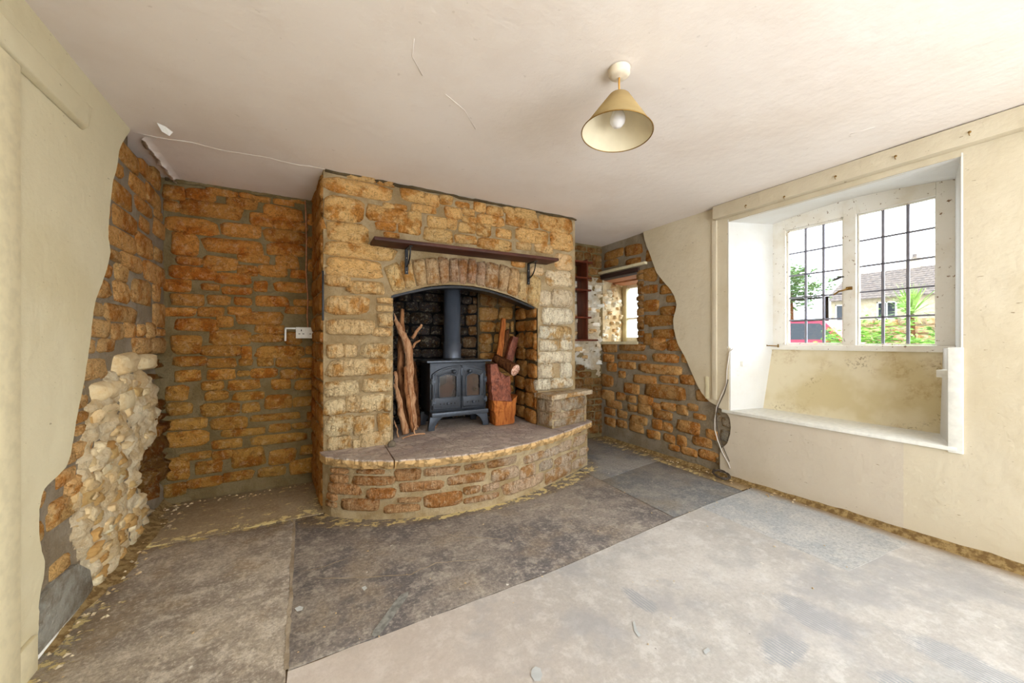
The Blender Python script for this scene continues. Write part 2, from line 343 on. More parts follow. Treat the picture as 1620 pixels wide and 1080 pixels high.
# ---------------------------------------------------------------- stones
def jit(c, v=.12, r=R):
    f = 1+r.uniform(-v, v); h = r.uniform(-.05, .05)
    return (min(1, c[0]*f*(1+h)), min(1, c[1]*f), min(1, c[2]*f*(1-h)), 1)
def stone(parent, strip, s0, s1, z0, z1, d, mat, col, name='stone', n=12, p=5.0, skew=.16, rough=.25, back=.03, base=0.0, quad=None, grow=.004):
    """one stone of a wall, 50 triangles: a ragged outline, a shoulder and a humped face"""
    r = R; sc = (s0+s1)/2; zc = (z0+z1)/2; hs = (s1-s0)/2; hz = (z1-z0)/2
    if quad is None:
        k = [(-1, -1), (1, -1), (1, 1), (-1, 1)]
        m = min(hs, hz)
        q = [(sc+a*(hs+grow)+r.uniform(-1, .8)*a*skew*m, zc+b*(hz+grow)+r.uniform(-1, .8)*b*skew*m) for a, b in k]
    else: q = quad; sc = sum(a for a, _ in q)/4; zc = sum(b for _, b in q)/4
    def P(u, v):
        w = ((1-u)*(1-v)/4, (1+u)*(1-v)/4, (1+u)*(1+v)/4, (1-u)*(1+v)/4)
        return sum(w[i]*q[i][0] for i in range(4)), sum(w[i]*q[i][1] for i in range(4))
    ph = r.uniform(0, .6); out = []
    asp = max(.25, min(4, hs/max(hz, .001))) if quad is None else 1
    for i in range(n):
        t = 2*math.pi*(i+.5+.5*r.uniform(-.5, .5))/n; c, s_ = math.cos(t), math.sin(t)
        u = math.copysign(abs(c)**(2/p), c); v = math.copysign(abs(s_)**(2/p), s_); e = 1+r.uniform(-.08, .07)
        out.append((u*e, v*e))
    vs = []; tz = r.uniform(-1, 1)*rough; tx = r.uniform(-1, 1)*rough
    for ring, (sca, off) in enumerate(((1.0, -back), (1.0, .30*d), (.74, .92*d))):
        for u, v in out:
            jj = (1+r.uniform(-.06, .06)) if ring == 2 else 1
            a, b = P(u*sca*jj, v*sca*jj)
            o = off if ring == 0 else off*(1+r.uniform(-rough, rough)+.5*(tx*u+tz*v))
            vs.append(strip.pos(a, b, base+o))
    a, b = P(0, 0); ctr = strip.pos(a, b, base+d*(1+r.uniform(-rough, rough))); vs.append(ctr)
    fs = [(g*n+i, g*n+(i+1) % n, (g+1)*n+(i+1) % n, (g+1)*n+i) for g in (0, 1) for i in range(n)]
    fs += [(2*n+i, 2*n+(i+1) % n, 3*n) for i in range(n)]
    b_ = B(); b_.add(vs, fs); o = b_.obj(name, mat, parent, smooth=True, origin=strip.pos(a, b, 0), fix=False)
    o.color = col; return o
def traced(parent, strip, ox, oy, sc, data, d, mat, colf, **kw):
    """stones whose outlines were read off the wall; each entry: left, right, top, bottom"""
    for w in data.split(';'):
        w = w.split()
        if len(w) < 4: continue
        x0, x1, y0, y1 = [float(t) for t in w[:4]]
        x0 = ox+x0/sc; x1 = ox+x1/sc; y0 = oy+y0/sc; y1 = oy+y1/sc; xc = (x0+x1)/2; yc = (y0+y1)/2
        s0 = strip.hit(x0, yc)[0]; s1 = strip.hit(x1, yc)[0]; zt = strip.hit(xc, y0)[1]; zb = strip.hit(xc, y1)[1]
        stone(parent, strip, s0, s1, zb, zt, d*R.uniform(.75, 1.3), mat, colf(xc, yc), **kw)
def coursed(parent, strip, s0, s1, z0, z1, hh, ww, gap, d, mat, colf, keep=None, **kw):
    z = z0
    while z < z1-.02:
        h = R.uniform(*hh)
        if z+h > z1-.025: h = z1-z
        s = s0
        while s < s1-.02:
            w = R.uniform(*ww)
            if s+w > s1-.04: w = s1-s
            jz = R.uniform(-.006, .006)
            if keep is None or keep(s+w/2, z+h/2):
                stone(parent, strip, s+gap/2, s+w-gap/2, z+gap/2+jz, z+h-gap/2+jz, d*R.uniform(.7, 1.3), mat, colf(s+w/2, z+h/2), **kw)
            s += w
        z += h
def grid_wall(name, strip, s0, s1, z0, z1, mat, parent=None, step=.05, disp=.004, hole=None, off=None, seed=0):
    """mortar face of a wall as a softly uneven grid"""
    ns = max(1, int((s1-s0)/step)); nz = max(1, int((z1-z0)/step)); b = B(); vs = []
    for j in range(nz+1):
        for i in range(ns+1):
            s = s0+(s1-s0)*i/ns; z = z0+(z1-z0)*j/nz
            e = disp*mnoise.noise(Vector((s*7, z*7, seed)))+(off(s, z) if off else 0)
            vs.append(strip.pos(s, z, e))
    fs = []
    for j in range(nz):
        for i in range(ns):
            s = s0+(s1-s0)*(i+.5)/ns; z = z0+(z1-z0)*(j+.5)/nz
            if hole and hole(s, z): continue
            fs.append((j*(ns+1)+i, j*(ns+1)+i+1, (j+1)*(ns+1)+i+1, (j+1)*(ns+1)+i))
    b.add(vs, fs); return b.obj(name, mat, parent, smooth=True, fix=False)
XL, XR, YB, YF, ZC = -.79, 2.95, 3.27, 2.66, 2.15
YN = -1.5
# ---------------------------------------------------------------- floor: flags laid on a bed
floor = struct(B().box(XL-.1, XR+.1, YN-.1, YB+.25, -.10, -.0045).obj('floor', M['joint']))
def flag(x0, x1, y0, y1, mat, dz=0.0, pts=None, name='flagstone'):
    P = pts or [(x0, y0), (x1, y0), (x1, y1), (x0, y1)]; Q = []
    for i, a in enumerate(P):
        b = P[(i+1) % len(P)]; n = max(1, int(math.dist(a, b)/.09))
        for t in range(n):
            f = t/n; w = .003 if t else 0
            Q.append((a[0]+(b[0]-a[0])*f+R.uniform(-w, w), a[1]+(b[1]-a[1])*f+R.uniform(-w, w)))
    o = B().prism(Q, -.016, dz).obj(name, mat, floor, bevel=0 if mat in (M['screed'], M['flag_pale']) else .003); return o
flag(-.79, -.052, 1.12, 2.632, M['flag_brown'], .001)
flag(-.79, -.052, -1.5, 1.112, M['flag_brown'], -.001)
flag(0, 0, 0, 0, M['flag_dark'], .000, [(-.044, 1.435), (1.0, 1.462), (1.972, 1.545), (2.01, 2.232), (2.01, 2.60), (-.044, 2.632)])
flag(0, 0, 0, 0, M['flag_blue'], -.001, [(1.98, 1.55), (2.76, 1.59), (2.79, 2.36), (2.018, 2.232)])
flag(0, 0, 0, 0, M['flag_blue'], .001, [(2.018, 2.24), (2.93, 2.37), (2.94, 3.26), (2.018, 3.26)])
flag(0, 0, 0, 0, M['flag_alcove'], -.002, [(2.768, 1.60), (2.94, 1.60), (2.935, 2.36), (2.798, 2.352)])
flag(-.79, .11, 2.64, 3.27, M['flag_alcove'], .002)
flag(0, 0, 0, 0, M['flag_pale'], .001, [(2.226, .793), (2.808, .750), (2.870, 1.585), (2.250, 1.558)])
flag(0, 0, 0, 0, M['screed'], .0, [(-.045, -1.5), (2.95, -1.5), (2.95, 1.585), (2.868, 1.585), (2.806, .752), (2.228, .795), (2.252, 1.556), (1.972, 1.538), (1.0, 1.456), (-.045, 1.429)], name='screed')
# fine cracks filled with dirt across the dark flag
def crack(pts, w=.0025, z=.0015, name='crack', mat=None):
    b = B(); P = []
    for a, c in zip(pts, pts[1:]):
        n = max(1, int(math.dist(a, c)/.04))
        for t in range(n): P.append((a[0]+(c[0]-a[0])*t/n+R.uniform(-.004, .004), a[1]+(c[1]-a[1])*t/n+R.uniform(-.006, .006)))
    P.append(pts[-1]); vs = []
    for i, p in enumerate(P):
        e = w*(.6+.7*R.random())*(0.2 if i in (0, len(P)-1) else 1); vs += [(p[0], p[1]-e, z), (p[0], p[1]+e, z)]
    b.add(vs, [(2*i, 2*i+2, 2*i+3, 2*i+1) for i in range(len(P)-1)]); return b.obj(name, mat or M['joint_pale'], floor, fix=False)
fz = lambda x, y: onZ(x, y, 0)[:2]
crack([fz(500, 915), fz(560, 914), fz(650, 908), fz(690, 890), fz(775, 886)], .0035)
crack([fz(690, 840), fz(730, 850), fz(800, 853)], .003)
crack([fz(470, 905), fz(500, 900), fz(560, 880)], .003)
for w_, pts in ((.0075, [(-.048, 1.436), (-.050, 1.62), (-.046, 1.85), (-.049, 2.1), (-.046, 2.4), (-.048, 2.632)]),):
    b = B(); P = []
    for a, c in zip(pts, pts[1:]):
        for t in range(8): P.append((a[0]+(c[0]-a[0])*t/8+R.uniform(-.002, .002), a[1]+(c[1]-a[1])*t/8))
    P.append(pts[-1]); vs = []
    for x_, y_ in P:
        e = w_*R.uniform(.6, 1.3); vs += [(x_-e, y_, .0022), (x_+e, y_, .0022)]
    b.add(vs, [(2*i, 2*i+1, 2*i+3, 2*i+2) for i in range(len(P)-1)]); b.obj('joint_filler', M['joint_pale'], floor, fix=False)
def smear(pts, name='paint_mark'):
    q = [fz(x, y)+(.0028,) for x, y in pts]; b = B(); b.add(q, [tuple(range(len(q)))]); return b.obj(name, M['paint_mark'], floor, fix=False)
SM1 = smear([(588, 1006), (590, 999), (606, 978), (622, 955), (634, 941), (646, 936), (645, 945), (632, 962), (618, 983), (602, 1003), (594, 1008)])
smear([(841, 1060), (847, 1055), (855, 1058), (858, 1068), (855, 1078), (846, 1078), (840, 1070)])
smear([(1001, 985), (1004, 983), (1008, 998), (1014, 1006), (1010, 1008), (1003, 999)])
smear([(466, 963), (474, 959), (480, 961), (478, 966), (470, 968)]); smear([(572, 930), (578, 927), (581, 931), (576, 935)]); smear([(1112, 1030), (1120, 1025), (1124, 1030), (1116, 1036)])
SM1.data.materials[0] = m_plain('worn_smear', srgb(156, 156, 152), .7, 0, 40, .001, .5)
# loose flakes of grit and plaster dropped on the floor
b = B()
for _ in range(240):
    q = R.random()
    if q < .35: x, y = R.uniform(-.78, -.66), R.uniform(1.5, 3.2)
    elif q < .6: x, y = R.uniform(2.80, 2.93), R.uniform(1.2, 3.2)
    elif q < .75: x, y = R.uniform(-.75, .1), R.uniform(3.14, 3.25)
    else: x, y = R.uniform(-.5, 2.6), R.uniform(.6, 2.1)
    s_ = R.uniform(.002, .007)*(1 if q > .75 else 1.8)
    Mx = Matrix.Translation((x, y, .003+s_*.3)) @ Matrix.Rotation(R.uniform(0, 6.3), 4, 'Z')
    b.add([Mx @ Vector(v) for v in ((-s_, -s_*.5, -s_*.3), (s_, -s_*.6, -s_*.3), (s_*.7, s_*.6, -s_*.3), (-s_*.8, s_*.5, -s_*.3), (0, 0, s_*.4))], [(0, 1, 4), (1, 2, 4), (2, 3, 4), (3, 0, 4)])
o = b.obj('plaster_crumbs', M['rubble']); tag(o, 'pale crumbs of plaster and grit scattered over the stone floor', 'debris'); o['kind'] = 'stuff'
# ---------------------------------------------------------------- ceiling
def ceil_z(x, y):
    return ZC+.006*mnoise.noise(Vector((x*1.6, y*1.6, 3)))+(.0 if y < 2.66 else -.012*min(1, (y-2.66)/.5))
b = B(); vs = []; nx, ny = 46, 60
for j in range(ny+1):
    for i in range(nx+1):
        x = XL-.06+(XR-XL+.12)*i/nx; y = YN-.05+(YB+.1-YN)*j/ny; vs.append((x, y, ceil_z(x, y)))
b.add(vs, [(j*(nx+1)+i, (j+1)*(nx+1)+i, (j+1)*(nx+1)+i+1, j*(nx+1)+i+1) for j in range(ny) for i in range(nx)])
ceiling = struct(b.obj('ceiling', M['ceiling'], smooth=True, fix=False))
b = B(); # raised ridge where the alcove ceiling meets the room ceiling
P = [(XL+.02+.9*t/18, 2.655+R.uniform(-.004, .004)+.01*math.sin(t)) for t in range(19)]
b.tube([(x, y, ceil_z(x, y)+.0006) for x, y in P], .0028, 6, .3); b.obj('crease', M['ceiling'], ceiling, smooth=True)
b = B(); c = onZ(250, 195, ZC-.004); e = onZ(275, 213, ZC-.05)
a1 = onZ(248, 194, ZC-.005); a2 = onZ(262, 200, ZC-.005); a3 = onZ(274, 209, ZC-.02); a4 = onZ(268, 215, ZC-.045); a5 = onZ(256, 208, ZC-.03)
b.add([a1, a2, a3, a4, a5], [(0, 1, 4), (1, 2, 3), (1, 3, 4)]); b.obj('peeling_paint', M['reveal'], ceiling, fix=False)
for pts in ([(655, 62), (652, 90), (668, 120)], [(705, 150), (735, 175), (752, 205)], [(1345, 212), (1385, 200)]):
    b = B(); q = [onZ(x, y, ZC) for x, y in pts]; b.tube([(x, y, ceil_z(x, y)-.0005) for x, y, z in q], .0014, 5, .4); b.obj('crack', M['ceiling'], ceiling, smooth=True)
# ragged torn edge of the lining over the bare stone at the corner
b = B(); vs = []; n = 44
for i in range(n+1):
    y = 2.68+(3.25-2.68)*i/n; w = .035+.02*mnoise.noise(Vector((y*14, 0, 0)))+.012*R.random()
    for q, (dx, dz) in enumerate(((0, -.002), (w*.6, -.004), (w, -.022+R.uniform(-.01, .006)), (w*.5, -.03))):
        vs.append((XL+.05-dx*1.0+.03, y, ceil_z(XL, y)+dz))
b.add(vs, [(i*4+q, i*4+q+1, i*4+q+5, i*4+q+4) for i in range(n) for q in range(3)]); b.obj('torn_lining', M['ceiling'], ceiling, smooth=True, fix=False)
M['rubble_white'] = m_mortar('lime_washed_rubble', srgb(236, 228, 212), srgb(212, 192, 160), .016)
# ---------------------------------------------------------------- wall colours
OCH = srgb(214, 162, 88); OCH_D = srgb(176, 120, 58); PALE = srgb(232, 206, 158); CREAM = srgb(236, 220, 184)
def lerp(a, b, t): t = max(0, min(1, t)); return tuple(a[i]+(b[i]-a[i])*t for i in range(3))+(1,)
def c_alc(x, y):
    c = lerp(srgb(204, 140, 68), srgb(194, 144, 70), (y-450)/200); return jit(c, .14)  # deeper orange is partly the dim alcove light put into the stone colour
def c_left(x, y): return jit(lerp(srgb(210, 156, 88), srgb(226, 182, 122), (y-300)/300), .12)
def c_front(x, y):
    return jit(lerp(srgb(228, 182, 118), lerp(srgb(242, 216, 170), srgb(242, 230, 204), (x-780)/60), (y-420)/180 if x < 780 else (y-380)/120), .08)  # ochre turning cream lower down, partly light put into the stone colour
def c_right(x, y): return jit(srgb(212, 160, 98), .15)
# ---------------------------------------------------------------- left wall
SL = Strip([(XL-.012, YN), (XL-.012, YB+.02)])
sy = lambda Y: Y-YN
def off_left(s, z):
    Y = s+YN; o = 0
    if Y > 2.78 and .12 < z < 1.04:
        t = min(1, (Y-2.78)/.16)*min(1, (z-.12)/.12)*min(1, (1.04-z)/.1); o -= .075*t*(.75+.5*mnoise.noise(Vector((Y*9, z*9, 1))))
    if 2.05 < Y < 2.92 and z < 1.08:
        t = min(1, (Y-2.05)/.3)*min(1, (1.08-z)/.25)*min(1, (2.92-Y)/.08)
        o += t*(.010+.022*mnoise.noise(Vector((Y*13, z*16, 5)))+.012*mnoise.noise(Vector((Y*34, z*40, 5))))
    if z > 2.0 and Y > 2.7: o -= .05*(z-2.0)/.15
    return o
wall_left = struct(grid_wall('wall_left', SL, sy(1.72), sy(YB+.02), 0, ZC, M['mortar_grey'], step=.022, disp=.005, off=off_left, seed=2))
traced(wall_left, SL, 100, 200, 6, '490 710 200 370;430 550 340 450;620 780 490 640;430 650 560 750;780 920 600 760;670 830 700 820;365 440 720 850;460 690 800 980;720 810 870 990;850 960 900 1060;850 910 400 580;860 930 810 870;730 830 350 480', .012, M['stone'], c_left, grow=.006)
traced(wall_left, SL, 100, 370, 6, '390 680 -25 130;680 840 20 215;370 525 150 235;540 745 200 340;860 930 140 260;320 440 280 400;480 600 300 440;750 965 290 460;260 430 440 600;470 620 455 655;650 830 430 680;845 910 480 640;210 365 650 770;380 690 680 830;840 970 670 880;200 440 820 980;450 560 855 990;570 680 850 980;700 755 860 970;785 860 855 980;880 970 905 960;650 830 1000 1130;170 280 1010 1130;320 480 1000 1110', .014, M['stone'], c_left, grow=.006)
traced(wall_left, SL, 30, 540, 4.32, '770 890 -20 75;900 1000 -20 80;400 585 125 260;360 420 285 325;350 440 365 455;330 440 490 560;370 430 575 640;270 350 730 840;350 480 680 780;250 370 880 970;300 480 910 1020;75 145 1030 1130;390 520 1060 1130;200 330 1080 1150', .016, M['stone'], c_left, grow=.006)
c_pale = lambda x, y: jit(srgb(228, 206, 164), .05)
c_brown = lambda x, y: jit(srgb(170, 118, 56), .15)
traced(wall_left, SL, 30, 540, 4.32, '625 790 85 215;800 930 95 190;470 680 265 410;455 620 430 550;630 830 320 460', .04, M['chip'], c_pale, rough=.4, p=5)
traced(wall_left, SL, 30, 540, 4.32, '870 1000 650 780;850 1000 850 990;910 1000 780 840;890 990 500 560;900 1000 560 640;930 1000 400 480;860 940 980 1060', .05, M['stone_rough'], c_brown, rough=.4, p=5, base=-.03)
traced(wall_left, SL, 30, 780, 4.32, '50 140 10 130;190 400 70 190;70 140 220 350;210 330 450 560', .014, M['stone'], lambda x, y: jit(srgb(214, 172, 110), .1))
def in_poly(x, y, P):
    c = False; j = len(P)-1
    for i in range(len(P)):
        if (P[i][1] > y) != (P[j][1] > y) and x < (P[j][0]-P[i][0])*(y-P[i][1])/(P[j][1]-P[i][1])+P[i][0]: c = not c
        j = i
    return c
RUB = [(148, 640), (190, 600), (222, 612), (238, 640), (232, 690), (212, 712), (208, 760), (214, 790), (232, 800), (196, 862), (142, 930), (138, 900), (118, 860), (112, 800), (128, 745)]
def rubble_sheet(strip, RSP, parent, mat, e0=.022, step=.014, seed=3, wob_=.03):
    b = B(); vs = []; sa, sb_ = min(p[0] for p in RSP)-.03, max(p[0] for p in RSP)+.03; za, zb_ = max(0, min(p[1] for p in RSP)-.03), max(p[1] for p in RSP)+.03; ns = int((sb_-sa)/step); nz = int((zb_-za)/step); ins = []
    for j in range(nz+1):
        for i in range(ns+1):
            s = sa+(sb_-sa)*i/ns; z = za+(zb_-za)*j/nz; v = Vector((s*11, z*17, seed))
            e = e0+.030*mnoise.noise(v)+.016*mnoise.noise(v*2.2)+.005*mnoise.noise(v*5.1)
            q = in_poly(s+wob_*mnoise.noise(v*1.7), z+wob_*mnoise.noise(v*1.4+Vector((9, 0, 0))), RSP); ins.append(q)
            vs.append(strip.pos(s, z, e if q else -.012))
    fs = []
    for j in range(nz):
        for i in range(ns):
            q = (j*(ns+1)+i, j*(ns+1)+i+1, (j+1)*(ns+1)+i+1, (j+1)*(ns+1)+i)
            if any(ins[k] for k in q): fs.append(q)
    b.add(vs, fs); return b.obj('crumbled_core', mat, parent, smooth=True, fix=False)
RS = [(132, 640), (170, 585), (222, 590), (240, 612), (246, 660), (238, 700), (216, 716), (212, 760), (220, 790), (236, 806), (196, 868), (140, 940), (134, 905), (112, 868), (108, 800), (120, 745)]
rubble_sheet(SL, [SL.hit(x, y) for x, y in RS], wall_left, M['rubble'])
cnt = 0; placed = []
while cnt < 85 and len(placed) < 6000:
    x, y = R.uniform(105, 240), R.uniform(595, 930); placed.append(1)
    if not in_poly(x, y, RUB): continue
    s, z = SL.hit(x, y); w = R.uniform(.05, .13); h = R.uniform(.025, .06)
    col = jit(R.choice([srgb(224, 200, 156), srgb(216, 188, 140), srgb(206, 172, 116), srgb(230, 212, 174), srgb(196, 156, 98)]), .06)
    stone(wall_left, SL, s-w/2, s+w/2, z-h/2, z+h/2, R.uniform(.008, .022), M['chip'], col, name='rubble_stone', rough=.5, p=5, skew=.45, base=.016); cnt += 1
for _ in range(34):   # dark broken stones in the hollow by the corner
    Y = R.uniform(2.82, 3.2); z = R.uniform(.16, 1.0); w = R.uniform(.05, .12); h = R.uniform(.025, .06)
    stone(wall_left, SL, sy(Y)-w/2, sy(Y)+w/2, z-h/2, z+h/2, R.uniform(.02, .05), M['stone_rough'], jit(srgb(176, 126, 64), .2), name='rubble_stone', rough=.5, p=5, skew=.4, base=-.055)
# grey cement render low on the wall
P = [SL.hit(x, y) for x, y in ((45, 1052), (46, 1005), (54, 975), (62, 940), (84, 912), (112, 893), (132, 903), (137, 930), (133, 950))]
P = [(s, max(.012, z)) for s, z in P]; b = B(); n = len(P)
b.add([SL.pos(s, z, -.01) for s, z in P]+[SL.pos(s, z, .022) for s, z in P], [tuple(range(n)), tuple(range(n, 2*n))[::-1]]+[(i, (i+1) % n, n+(i+1) % n, n+i) for i in range(n)])
b.obj('render_patch', M['render'], wall_left, bevel=.006)
# plaster sheet with its torn wavy edge
def plaster(name, strip, edge, rest, off, thick, mat, parent, dense=.03):
    E = [strip.hit(x, y) for x, y in edge]; Q = []
    for i in range(len(E)-1):   # Catmull-Rom through the traced edge
        p0, p1, p2, p3 = [E[max(0, min(len(E)-1, i+k))] for k in (-1, 0, 1, 2)]
        for t in [k/5 for k in range(5)]:
            f = [(.5*((2*p1[a])+(-p0[a]+p2[a])*t+(2*p0[a]-5*p1[a]+4*p2[a]-p3[a])*t*t+(-p0[a]+3*p1[a]-3*p2[a]+p3[a])*t**3)) for a in (0, 1)]
            Q.append((f[0]+R.uniform(-.0025, .0025), f[1]))
    Q.append(E[-1]); Q = [(s, min(ZC+.01, max(0, z))) for s, z in Q]+list(rest); n = len(Q); b = B()
    b.add([strip.pos(s, z, off) for s, z in Q]+[strip.pos(s, z, off+thick) for s, z in Q], [tuple(range(n)), tuple(range(n, 2*n))[::-1]]+[(i, (i+1) % n, n+(i+1) % n, n+i) for i in range(n)])
    o = b.obj(name, mat, parent, fix=True); bm = bmesh.new(); bm.from_mesh(o.data); bmesh.ops.triangulate(bm, faces=[f for f in bm.faces if len(f.verts) > 4], ngon_method='EAR_CLIP'); bm.to_mesh(o.data); bm.free(); return o
plaster('plaster', SL, [(196, 196), (193, 206), (178, 230), (172, 262), (165, 290), (159, 345), (158, 372), (161, 398), (153, 432), (138, 470), (132, 500), (127, 545), (117, 605), (104, 668), (93, 728), (76, 752), (52, 775), (43, 808), (44, 858), (52, 900), (43, 950), (42, 985), (40, 1012), (37, 1060)],
        [(sy(YN), 0), (sy(YN), ZC+.01)], -.002, .03, M['plaster_left'], wall_left)
wl2 = B().box(XL-.10, XL-.015, YN, 1.75, 0, ZC+.02).obj('backing', M['mortar_grey'], wall_left)
# boxed timber buried in the plaster, door casing, skirting
b = B(); p0 = onX(0, 46, XL+.02); p1 = onX(140, 170, XL+.02); q0 = onX(0, 88, XL+.02); q1 = onX(132, 207, XL+.02)
lo = [(XL+.017, 0.6, q0[2]), (XL+.017, q1[1], q1[2]), (XL+.017, p1[1], p1[2]), (XL+.017, 0.6, p0[2])]
hi = [(XL+.050, 0.6, q0[2]+.008), (XL+.040, q1[1]-.02, q1[2]+.010), (XL+.040, p1[1]-.02, p1[2]-.010), (XL+.050, 0.6, p0[2]-.008)]
b.hexa(lo, hi); b.obj('trim_1', M['plaster_left'], bevel=.006)['kind'] = 'structure'
base_l = struct(B().box(XL+.016, XL+.032, 1.725, 1.83, 0, .115).obj('baseboard_left', M['cream_wood'], bevel=.004))
door = B().box(XL+.012, XL+.03, .86, 1.62, .01, 1.84).obj('door_1', M['cream_wood'], bevel=.003); struct(door)
b = B(); b.box(XL+.016, XL+.045, 1.62, 1.715, 0, 1.90); b.box(XL+.016, XL+.045, .76, .86, 0, 1.90); b.obj('door_frame', M['cream_wood'], door, bevel=.006)
B().box(XL+.016, XL+.045, .861, 1.619, 1.84, 1.90).obj('door_head', M['cream_wood'], door, bevel=.006)
for z0, z1 in ((.2, .85), (1.0, 1.7)):
    for y0, y1 in ((.95, 1.2), (1.28, 1.53)): B().box(XL+.028, XL+.036, y0, y1, z0, z1).obj('panel', M['cream_wood'], door, bevel=.003)
B().lathe([(.0, 0), (.024, .004), (.026, .02), (.01, .03), (.01, .05)], 16, Matrix.Translation((XL+.075, .93, .95)) @ Matrix.Rotation(math.radians(-90), 4, 'Y')).obj('door_knob', M['brass'], door, smooth=True)
# ---------------------------------------------------------------- back wall: two alcoves either side of the chimney breast
SBL = Strip([(XL-.14, YB), (.14, YB)])
wall_back = struct(grid_wall('wall_back', SBL, 0, SBL.L, 0, ZC, M['mortar_olive'], step=.03, disp=.006, seed=4))
A1 = '270 550 185 275;470 750 180 230;780 900 215 250;900 1060 255 290;1110 1280 285 320;1260 1390 265 300;650 940 265 355;200 790 305 435;75 570 460 595;1000 1370 350 465;870 1080 415 520;1100 1400 490 555;610 970 510 625;1010 1390 570 670;145 385 610 805;435 1000 665 780;1050 1390 700 800;180 410 830 885;440 760 825 940;765 1050 805 865;1120 1330 810 920;765 930 905 990;965 1215 905 1005;1265 1400 955 1015;115 540 920 1025;550 880 985 1075;60 250 150 270;60 190 290 380;1430 1530 860 950;1430 1530 640 730;1430 1540 420 520'
A2 = '35 310 20 120;420 580 60 110;610 880 90 145;915 1030 35 120;1110 1400 40 130;135 430 155 255;480 680 170 245;730 880 190 250;920 1240 175 265;1300 1470 210 255;60 350 290 350;390 620 285 355;670 880 285 335;1215 1400 280 330;170 560 390 490;560 700 370 455;740 1170 330 440;930 1190 450 520;500 880 500 630;890 1190 540 600;1210 1360 520 620;140 410 540 710;415 780 650 730;925 1370 650 745;1410 1500 655 710;805 885 655 760;155 460 755 830;470 740 765 840;780 890 770 820;950 1090 760 830;1130 1330 755 840;1340 1500 760 840;165 400 880 970;470 730 875 950;760 860 885 920;880 1130 860 935;1170 1335 870 945;1345 1500 870 940;420 610 985 1050;670 970 970 1050;1080 1250 965 1050;1310 1500 970 1050'
A3 = '80 280 10 125;460 660 60 130;720 990 65 130;1020 1260 90 205;1285 1500 110 190;90 320 165 275;410 780 170 270;810 960 170 240;890 1330 270 320;80 460 320 405;520 830 310 410;1060 1250 365 430;1280 1540 350 395;610 1020 415 465;80 480 440 570;880 1390 470 540;530 790 515 590;220 500 640 690;520 710 625 690;710 1010 600 760;1060 1310 605 730;1360 1530 570 640;90 280 690 890;370 610 720 820;620 900 820 890;950 1200 780 850;1260 1500 700 820;290 600 875 955;60 260 930 1040;1420 1520 250 320'
for (ox, oy), dat in (((250, 270), A1), ((250, 440), A2), ((250, 610), A3)): traced(wall_back, SBL, ox, oy, 6, dat, .013, M['stone'], c_alc, grow=.009)
SBR = Strip([(2.07, YB), (XR+.02, YB)])
wbr = grid_wall('alcove_face', SBR, 0, SBR.L, 0, ZC, M['mortar_olive'], wall_back, step=.035, disp=.006, seed=8)
def white_zone(s, z): X = 2.07+s; return X > 2.42 and .66+.5*(XR-X) < z < 1.76
coursed(wall_back, SBR, .02, SBR.L-.01, .03, 2.12, (.06, .11), (.09, .19), .016, .016, M['stone_rough'], lambda s, z: jit(srgb(180, 132, 76), .14), keep=lambda s, z: not white_zone(s, z), rough=.4)
rubble_sheet(SBR, [(.34, 1.78), (.34, .92), (.6, .80), (.86, .68), (.87, 1.78)], wall_back, M['rubble_white'], .012, .018, 6)
for _ in range(46):
    s = R.uniform(.36, .86); z = R.uniform(.75, 1.74); w = R.uniform(.04, .10); h = R.uniform(.025, .055)
    if white_zone(s, z): stone(wall_back, SBR, s-w/2, s+w/2, z-h/2, z+h/2, R.uniform(.012, .03), M['chip'], jit(R.choice([srgb(240, 234, 222), srgb(228, 214, 190), srgb(206, 172, 124)]), .06), name='rubble_stone', rough=.5, skew=.5, base=.01)
# ---------------------------------------------------------------- window wall
WX = 3.35; SR = Strip([(XR, YB), (XR, YN)]); ry = lambda Y: YB-Y
OY0, OY1, OZ0, OZ1 = .59, 1.79, .53, 2.01       # big opening
AY0, AZ0, AZ1 = 2.73, 1.07, 1.80                # alcove window opening, runs to the corner
hole = lambda s, z: (YB-s > AY0 and AZ0 < z < AZ1) or (OY0-.1 < YB-s < OY1+.06)
def grid_r(name, y1, y0, z0, z1, parent, seed=0): return grid_wall(name, SR, ry(y1), ry(y0), z0, z1, M['mortar_grey'], parent, step=.03, disp=.005, seed=seed)
wall_right = struct(grid_r('wall_right', AY0, 1.8, 0, ZC, None, 9))
grid_r('lower_face', YB, AY0, 0, AZ0-.012, wall_right, 10); grid_r('upper_face', YB, AY0, AZ1, ZC, wall_right, 11)
RL = '770 890 50 120;640 750 20 110;380 600 150 190;650 850 150 205;880 925 150 210;295 370 220 280;390 520 210 260;540 890 235 295;390 440 285 330;500 680 320 375;710 850 325 370;870 980 310 380;255 340 310 400;430 550 380 450;590 910 395 490;990 1080 430 510;290 410 510 560;370 440 450 500;450 520 470 515;540 650 470 535;650 710 530 575;720 830 530 580;840 920 545 610;930 1000 540 580;460 530 540 590;535 640 545 610;275 360 565 615;380 450 590 640;660 800 590 650;970 1060 615 650;480 610 630 685;650 720 655 725;730 800 685 740;840 1020 665 755;1070 1150 740 800;470 580 690 750;375 450 660 715;280 360 640 700;610 710 745 800;740 820 770 830;840 910 780 850;960 1110 800 860;870 1000 880 930;1010 1160 905 965;780 860 855 890;260 370 70 130;400 590 70 120;255 350 430 500;270 350 150 210'
traced(wall_right, SR, 900, 530, 4.907, RL, .014, M['stone'], c_right, grow=.008)
RU = '345 480 250 310;490 610 210 285;345 440 320 370;620 720 380 470;620 720 500 560;740 850 495 560;785 860 575 620;620 730 610 690;740 860 650 710;640 840 715 790;690 850 810 880;690 800 900 950;800 890 890 960;640 700 250 330;500 600 310 350;620 680 840 930;630 710 710 780;740 800 430 480'
